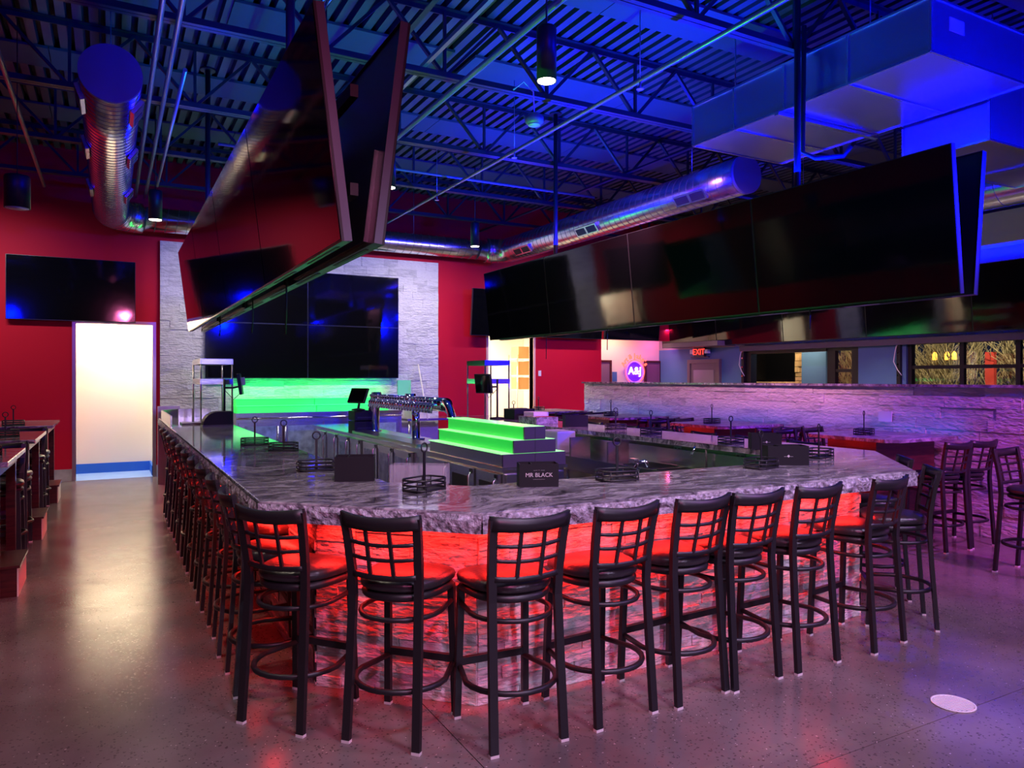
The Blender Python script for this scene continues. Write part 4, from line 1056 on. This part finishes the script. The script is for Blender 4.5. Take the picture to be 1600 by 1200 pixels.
def make_stool(name, lb, loc, rz, gp):
    t = thing(name, lb, 'bar stool', loc, rz, gp)
    seat_bm(1.0, 0.705, 0.760, 0.014).build('seat_pad', M_VINYL, t)
    seat_bm(0.97, 0.66, 0.705, 0.0).build('seat_frame', M_BLACKM, t)
    for s in (-1, 1):
        P = [(s*0.180, -0.240, 0.012), (s*0.174, -0.212, 0.40), (s*0.170, -0.195, 0.68), (s*0.173, -0.200, 0.80), (s*0.180, -0.222, 0.94), (s*0.187, -0.250, 1.068)]
        l = B().strip(P, 0.040, 0.024, (0, 1, 0)).build('leg', M_BLACKM, t)
        B().box(s*0.180 - 0.021, s*0.180 + 0.021, -0.253, -0.227, 0, 0.013).build('foot_glide', M_FOOT, l)
        P = [(s*0.190, 0.190, 0.012), (s*0.177, 0.165, 0.67)]
        l = B().strip(P, 0.034, 0.026, (0, 1, 0)).build('leg', M_BLACKM, t)
        B().box(s*0.190 - 0.018, s*0.190 + 0.018, 0.176, 0.204, 0, 0.013).build('foot_glide', M_FOOT, l)
    def curved(z, hh, yend, bow, th, half=0.175, n=10, dip=0.01, dip2=None, lean=0.0):
        b = B(); rows = []; dip2 = dip if dip2 is None else dip2
        for k in range(n + 1):
            x = -half + 2*half*k/n; q = 1 - (x/half)**2; y = yend - bow * q
            rows.append([b.bm.verts.new((x, y + dy - (lean if dz else 0), z + dz - (dip2 if dz else dip) * q)) for dy, dz in ((-th/2, 0), (th/2, 0), (th/2, hh), (-th/2, hh))])
        for A, C in zip(rows, rows[1:]):
            for k in range(4): f = b.bm.faces.new((A[k], A[(k+1) % 4], C[(k+1) % 4], C[k])); f.smooth = k in (1, 3)
        b.bm.faces.new(rows[0][::-1]); b.bm.faces.new(rows[-1])
        return b
    curved(1.014, 0.070, -0.238, 0.045, 0.022, 0.203, dip=0.010, dip2=0.016, lean=0.012).build('top_rail', M_BLACKM, t)
    curved(0.775, 0.026, -0.200, 0.030, 0.016, dip=0.008).build('lower_rail', M_BLACKM, t)
    for z, y in ((0.866, -0.210), (0.936, -0.224)): curved(z, 0.016, y, 0.038, 0.012, dip=0.009).build('lattice_bar', M_BLACKM, t)
    for x in (-0.060, 0.060):
        B().bar((x, -0.200 - 0.027, 0.780), (x, -0.238 - 0.041, 1.012), 0.017, 0.012, (0, 1, 0)).build('lattice_bar', M_BLACKM, t)
    def ring(z, back, side, zf):
        pts = [(-0.178, 0.180, zf)]
        for a in range(180, 361, 15):
            pts.append((side * math.cos(R(a)), -0.02 + back * math.sin(R(a)), z))
        pts.append((0.178, 0.180, zf)); return pts
    B().tube(ring(0.585, 0.205, 0.200, 0.585), 0.0125, 8).build('brace_ring', M_BLACKM, t)
    B().tube(ring(0.262, 0.225, 0.225, 0.262), 0.0145, 8).build('foot_ring', M_BLACKM, t)
    B().bar((-0.175, 0.182, 0.285), (0.175, 0.182, 0.285), 0.036, 0.026, (0, 1, 0)).build('foot_bar', M_BLACKM, t)
    return t
stool_spots = []
# (x, y, rotation, label, group)
G1 = 'stools around the bar'
cnt = ['first', 'second', 'third', 'fourth', 'fifth', 'sixth', 'seventh', 'eighth', 'ninth', 'tenth']
for (x, a), nm in zip(((1.70, -3), (2.225, 4), (2.72, 5), (3.13, 3), (3.625, 3), (4.27, 7)), cnt):
    stool_spots.append((x, 3.165, R(a), 'black lattice-back stool at the front of the bar, %s from the left corner' % nm, G1))
stool_spots.append((1.265, 3.42, R(-47), 'black lattice-back stool at the left bar corner, nearest the camera', G1))
stool_spots.append((0.865, 3.835, R(-51), 'black lattice-back stool at the left bar corner, beside the aisle', G1))
for y, nm in zip((4.32, 4.97, 5.60, 6.21, 6.82, 7.43, 8.07, 8.72, 9.36, 10.0), cnt):
    stool_spots.append((0.825, y, R(-90 + random.uniform(-3, 3)), 'black stool along the left side of the bar, %s from the front corner' % nm, G1))
stool_spots.append((4.83, 3.27, R(45), 'black stool at the right bar corner with light on its seat, nearest the camera', G1))
stool_spots.append((5.29, 3.77, R(47), 'black stool at the right bar corner, behind the nearest one', G1))
for y, nm in zip((5.0, 5.7, 6.4, 7.1, 7.8, 8.6, 9.4, 10.2), cnt):
    stool_spots.append((5.76, y, R(90), 'black stool along the far right side of the bar, %s from the front corner' % nm, G1))
G2 = 'stools at the right high tables'
TY = [4.74, 7.12, 9.50, 11.90]
tn = ['nearest right table', 'second right table', 'third right table', 'farthest right table']
for ty, nm in zip(TY, tn):
    for x, s in ((7.29, 'aisle end'), (7.72, 'partition end')):
        stool_spots.append((x, ty - 0.27, R(random.uniform(-4, 4)), 'black stool on the near side of the %s, %s' % (nm, s), G2))
    if ty < 11:
        for x, s in ((7.32, 'aisle end'), (7.84, 'partition end')):
            stool_spots.append((x, ty + 1.40, R(180 + random.uniform(-4, 4)), 'black stool on the far side of the %s, %s' % (nm, s), G2))
stool_spots.append((6.99, 3.40, R(180), 'single black stool facing the camera at the right edge of the picture', G2))
G3 = 'stools at the left high tables'
for x, y, a, lb in ((-0.92, 8.22, 180, 'black stool on the far side of the nearest left table'), (-0.92, 8.90, 0, 'black stool tucked at the near side of the middle left table'),
                    (-0.92, 10.72, 180, 'black stool on the far side of the middle left table'), (-0.92, 11.35, 0, 'black stool at the near side of the farthest left table')):
    stool_spots.append((x, y, R(a), lb, G3))
st0 = None
for x, y, a, lb, gp in stool_spots:
    if st0 is None: st0 = make_stool('bar_stool', lb, (x, y, 0), a, gp)
    else: dup(st0, (x, y, 0), a, lb, gp)

# ------------------------------------------------------------------ high tables
for ty, nm in zip(TY, ('nearest', 'second', 'third', 'farthest')):
    t = thing('high_table', '%s granite-topped high table against the right partition' % nm, 'table', (7.02, ty, 0), 0, 'right high tables')
    B().prism([(0.0, 0.10), (0.10, 0), (1.14, 0), (1.14, 1.13), (0.10, 1.13), (0, 1.03)], CT - 0.04, CT).bevel(0.005, 1).build('table_top', M_GRAN2, t)
    B().box(0.10, 1.12, 0.26, 0.30, 0, CT - 0.04).build('pedestal_panel', M_WOOD, t)
    B().box(0.10, 1.12, 0.82, 0.86, 0, CT - 0.04).build('pedestal_panel', M_WOOD, t)
    B().box(0.10, 0.14, 0.30, 0.82, 0, CT - 0.04).build('pedestal_panel', M_WOOD, t)
for (y0, y1), nm in zip(((6.70, 8.0), (9.0, 10.45), (11.6, 13.1)), ('nearest', 'middle', 'farthest')):
    t = thing('high_table', '%s granite-topped high table at the left edge of the room' % nm, 'table', (-0.68, y0, 0), 0, 'left high tables')
    D = y1 - y0
    B().box(-1.6, 0, 0, D, CT - 0.04, CT).bevel(0.005, 1).build('table_top', M_GRAN, t)
    B().box(-1.55, -0.06, 0.06, D - 0.06, CT - 0.11, CT - 0.04).build('apron', M_WOOD, t)
    for x in (-0.10, -1.5):
        for y in (0.10, D - 0.1): B().box(x - 0.035, x + 0.035, y - 0.035, y + 0.035, 0, CT - 0.11).build('leg', M_WOOD, t)
    B().box(-1.5, -0.2, D - 0.38, D - 0.34, 0, CT - 0.11).build('pedestal_panel', M_WOOD, t)
    fb = thing('footrest_platform', 'low dark wood step with pale end under the %s left table' % nm, 'footrest', (-0.63, y0 + 0.17, 0), 0, 'left table footrests')
    B().box(-1.5, -0.01, 0, 0.6, 0, 0.225).build('box', M_WOOD, fb)
    B().box(-0.01, 0.0, 0.0, 0.6, 0, 0.225).build('end_board', M_CREAM, fb)
    B().box(-1.52, 0.012, -0.02, 0.62, 0.225, 0.245).build('top_board', M_WOOD, fb)

# ------------------------------------------------------------------ wire caddies
def make_caddy(lb, loc, rz, gp):
    t = thing('wire_caddy', lb, 'condiment caddy', loc, rz, gp)
    hx, hy = 0.122, 0.085; r = 0.006
    def loop(z, s=1.0): return [(-hx*s, -hy*0.6*s, z), (-hx*0.7*s, -hy*s, z), (hx*0.7*s, -hy*s, z), (hx*s, -hy*0.6*s, z), (hx*s, hy*0.6*s, z), (hx*0.7*s, hy*s, z), (-hx*0.7*s, hy*s, z), (-hx*s, hy*0.6*s, z)]
    for z in (0.010, 0.037, 0.064): B().tube(loop(z), r, 5, closed=True).build('wire_hoop', M_BLACKM, t)
    b = B()
    for x, y, _ in loop(0): b.tube([(x, y, 0), (x, y, 0.066)], 0.0038, 5)
    b.build('wire_upright', M_BLACKM, t)['kind'] = 'stuff'
    b = B(); b.box(-hx, hx, -hy*0.6, hy*0.6, 0.003, 0.007); b.build('tray', M_BLACKM, t)
    B().bar((0, 0, 0.005), (0, 0, 0.215), 0.016, 0.008).build('handle_post', M_BLACKM, t)
    B().tube([(0.026*math.cos(R(a)), 0, 0.240 + 0.026*math.sin(R(a))) for a in range(0, 360, 30)], 0.005, 6, closed=True).build('ring', M_BLACKM, t)
    return t
S_, C_ = math.sin(ANG), math.cos(ANG)
def P(u, v, z=CT):
    d = 1150 * (CH - z) / (v - 591); r_ = (u - 800) / 1150 * d
    return (d * S_ + r_ * C_, d * C_ - r_ * S_)
cads = [((1.20, 7.3), 'wire caddy on the left arm of the bar, farthest of three'), ((1.33, 6.62), 'wire caddy on the left arm of the bar, middle of three'),
        ((1.24, 5.08), 'wire caddy on the left arm of the bar, nearest of three'), ((1.56, 3.90), 'wire caddy on the near left corner in front of the clear stand'),
        ((2.76, 3.70), 'wire caddy on the front counter right of the black lettered holder'), ((4.03, 3.72), 'low wire caddy beside the two black holders at the right corner'),
        ((4.98, 4.00), 'small wire caddy at the right corner near the counter edge'), ((5.28, 5.25), 'wire caddy on the right arm just behind the black holders'),
        ((5.40, 6.6), 'wire caddy on the right arm of the bar, middle'), ((5.50, 7.4), 'wire caddy on the right arm of the bar, farther along'), ((5.70, 10.4), 'wire caddy at the far end of the right arm of the bar')]
c0 = None
for (x, y), lb in cads:
    a = R(random.uniform(-20, 40))
    if c0 is None: c0 = make_caddy(lb, (x, y, CT), a, 'wire caddies on the bar')
    else: dup(c0, (x, y, CT), a, lb, 'wire caddies on the bar')
for ty, nm in zip(TY, ('nearest', 'second', 'third', 'farthest')):
    dup(c0, (7.42, ty + 0.62, CT), R(20), 'wire caddy on the %s right high table' % nm, 'wire caddies on the right tables')
for x, y, nm in ((-0.92, 7.4, 'nearest'), (-1.0, 9.6, 'middle'), (-1.15, 11.9, 'farthest')):
    dup(c0, (x, y, CT), R(10), 'wire caddy on the %s left high table' % nm, 'wire caddies on the left tables')

# black napkin and straw holders
def holder(x, y, rz, lb, sx=0.26, sy=0.15, sz=0.14, text=None):
    t = thing('napkin_holder', lb, 'napkin holder', (x, y, CT), rz, 'black napkin holders')
    th = 0.006
    b = B(); b.box(-sx/2, sx/2, -sy/2, sy/2, 0, th)
    b.box(-sx/2, sx/2, -sy/2, -sy/2 + th, th, sz); b.box(-sx/2, sx/2, sy/2 - th, sy/2, th, sz)
    b.box(-sx/2, -sx/2 + th, -sy/2 + th, sy/2 - th, th, sz); b.box(sx/2 - th, sx/2, -sy/2 + th, sy/2 - th, th, sz)
    b.box(-sx*0.18, -sx*0.18 + th, -sy/2 + th, sy/2 - th, th, sz * 0.98)
    b.build('box', M_BLACKP, t)
    B().box(-sx*0.1, sx/2 - 0.02, -sy/2 + 0.02, sy/2 - 0.02, th, sz * 0.75).build('compartment', M_CABLE, t)
    if text:
        for txt, z, s in text:
            o = mesh_obj('lettering', text_mesh(txt, s, 0.0004, M_WHITETXT), t, (0.0, -sy/2 - 0.0006, z), (R(90), 0, 0))
    return t
def P0(u, v): return P(u, v)
holder(1.34, 4.50, R(-20), 'black holder on the inner left edge of the bar, left of the clear stand', 0.24, 0.17, 0.15)
holder(2.21, 3.74, R(-22), 'black holder with gold MR BLACK lettering at the front inner edge', 0.23, 0.13, 0.135,
       [('MR BLACK', 0.070, 0.034), ('BOLD  *  DARK', 0.100, 0.011), ('NAPKIN HOLDER', 0.045, 0.010)][:1] + [('\u2014\u2014  \u2022  \u2014\u2014', 0.098, 0.012), ('\u2014\u2014\u2014\u2014\u2014\u2014\u2014', 0.046, 0.010)])
LG = [('\u2014\u25C6\u2014', 0.065, 0.022)]
holder(4.36, 3.80, R(-28), 'nearer of two black holders at the right inner corner', 0.30, 0.15, 0.14, LG)
holder(5.16, 4.72, R(-35), 'farther of two black holders at the right inner corner', 0.26, 0.15, 0.14, LG)
holder(5.33, 8.05, R(-20), 'small black holder far along the right arm of the bar', 0.30, 0.18, 0.15)
# clear acrylic menu stand
t = thing('acrylic_stand', 'clear acrylic stand lying open on the inner left corner of the counter', 'acrylic stand', (1.62, 4.12, CT), R(-33))
b = B(); b.box(-0.17, 0.17, -0.06, -0.055, 0, 0.12); b.box(-0.17, 0.17, 0.055, 0.06, 0, 0.12); b.box(-0.17, -0.165, -0.055, 0.055, 0, 0.12); b.box(0.165, 0.17, -0.055, 0.055, 0, 0.12)
b.build('panel', M_CLEAR, t)
B().box(-0.165, 0.165, -0.05, 0.05, 0.001, 0.006).build('base', M_CLEAR, t)
block('granite_offcut', 'flat granite-look box on the right arm in front of the small black holder', 'box', 5.27, 8.9, CT, 0.35, 0.5, 0.10, M_GRAN)
tag(B().box(1.62, 1.84, 6.95, 7.1, 0.60, 0.86).build('towel_box', mat('white_red_box', (0.6, 0.55, 0.6), 0.5)), 'white box with red edge below the left counter edge', 'box')
stf = thing('floor_stand', 'stainless stand supporting the white box inside the left arm', 'stand', (1.73, 7.03, 0))
B().box(-0.15, 0.15, -0.12, 0.12, 0.57, 0.60).build('top', M_STEEL, stf)
for x in (-.13, .13):
    for y in (-.1, .1): B().cyl((x, y, 0), (x, y, 0.57), 0.012, 8).build('leg', M_STEEL, stf)

# ------------------------------------------------------------------ store room shelf with boxes
sh = thing('storage_shelf', 'wire storage shelf in the bright storeroom', 'shelf', (8.99, 16.2, 0))
for x in (0, 0.8):
    for y in (0, 0.45): B().cyl((x, y, 0), (x, y, 2.3), 0.015, 8).build('post', M_CHROME, sh)
for z in (0.3, 0.95, 1.42, 1.78, 2.2): B().box(0, 0.8, 0, 0.45, z - 0.02, z).build('shelf', M_CHROME, sh)
for k, (z, h, x, nm) in enumerate(((1.42, 0.3, 0.04, 'middle shelf, left'), (1.42, 0.3, 0.42, 'middle shelf, right'), (1.78, 0.34, 0.04, 'upper shelf, left'), (1.78, 0.36, 0.42, 'upper shelf, right'), (2.2, 0.3, 0.04, 'top shelf, left'), (2.2, 0.28, 0.42, 'top shelf, right'))):
    t = thing('cardboard_box', 'brown cardboard box in the storeroom on the %s' % nm, 'box', (8.99 + x, 16.22, z), 0, 'storeroom boxes')
    B().box(0, 0.34, 0, 0.38, 0, h).build('carton', M_CARD, t)
    B().box(0.14, 0.20, -0.002, 0.38, h, h + 0.002).build('tape', M_CREAM, t)

# ------------------------------------------------------------------ exit sign
ex = thing('exit_sign', 'red lit EXIT sign above the door on the right wall', 'exit sign', (RX - 0.10, 13.35, 2.22))
ex.rotation_euler = (0, 0, R(-90))
B().box(-0.17, 0.17, -0.02, 0.06, 0.0, 0.22).build('housing', M_FRAME, ex)
mesh_obj('lettering', text_mesh('EXIT', 0.20, 0.004, mat('exit_red', (1, 0, 0), 0.4, emit=(1.0, 0.03, 0.02), es=2.5)), ex, (0, -0.026, 0.105), (R(90), 0, 0))
for s in (-1, 1):
    l_ = B().box(s*0.25 - 0.05, s*0.25 + 0.05, -0.03, 0.06, 0.07, 0.17).build('emergency_lamp', M_PLASTIC, ex)
B().box(-0.3, 0.3, 0.0, 0.05, -0.02, 0.0).build('bracket', M_FRAME, ex)

# ------------------------------------------------------------------ neon sign
ns = thing('neon_sign', 'round neon sign with red arched lettering on the beige hallway wall', 'neon sign', (11.62, HY - 0.12, 1.86))
NR = mat('red_neon', (.3, .02, .02), 0.4, emit=(1.0, 0.09, 0.05), es=2.6); NBm = mat('blue_neon', (.2, .1, 1), 0.4, emit=(0.25, 0.05, 1.0), es=3); NW = mat('white_neon', (1, .8, 1), 0.4, emit=(1.0, 0.6, 0.95), es=2)
NBk = mat('blue_neon_back', (.1, .02, .6), 0.4, emit=(0.10, 0.0, 0.75), es=0.7)
B().cyl((0, 0.10, 0), (0, 0.03, 0), 0.25, 32).build('backing_disc', NBk, ns)
for rr, mm, nm in ((0.30, NR, 'outer_ring'), (0.26, NBm, 'inner_ring')):
    B().tube([(rr*math.cos(R(a)), 0.0, rr*math.sin(R(a))) for a in range(0, 360, 12)], 0.010, 6, closed=True).build(nm, mm, ns)
B().cyl((0, 0.1, 0.1), (0, 0.02, 0.1), 0.02, 8).build('standoff', M_BLACKM, ns)
mesh_obj('lettering', text_mesh('A&J', 0.27, 0.006, NW, bevel=0.003), ns, (0, 0.0, 0.02), (R(90), 0, 0))
txt = "Art & Jake's"; n = len(txt); wds = {' ': 0.5, "'": 0.5, 'r': 0.7, 't': 0.6, 'J': 0.8}
tot = sum(wds.get(c, 1.0) for c in txt); acc = 0
for c in txt:
    w_ = wds.get(c, 1.0); a = 158 - (acc + w_/2) / tot * 136; acc += w_
    if c == ' ': continue
    rr = 0.40
    mesh_obj('letter', text_mesh(c, 0.175, 0.006, NR, bevel=0.004), ns, (rr*math.cos(R(a)), 0.0, rr*math.sin(R(a))), (R(90), R(90 - a), 0))
pl = bpy.data.lights.new('neon_glow', 'POINT'); pl.energy = 5; pl.color = (1.0, 0.25, 0.6); pl.shadow_soft_size = 0.25
po = bpy.data.objects.new('neon_glow', pl); COL.objects.link(po); po.location = (11.62, HY - 0.45, 1.9)
t = tag(B().box(11.0, 11.14, HY - 0.015, HY - 0.001, 1.62, 1.86).build('restroom_sign', mat('blue_sign', (0.03, 0.12, 0.3), 0.4)), 'small blue restroom plate left of the neon sign', 'sign')
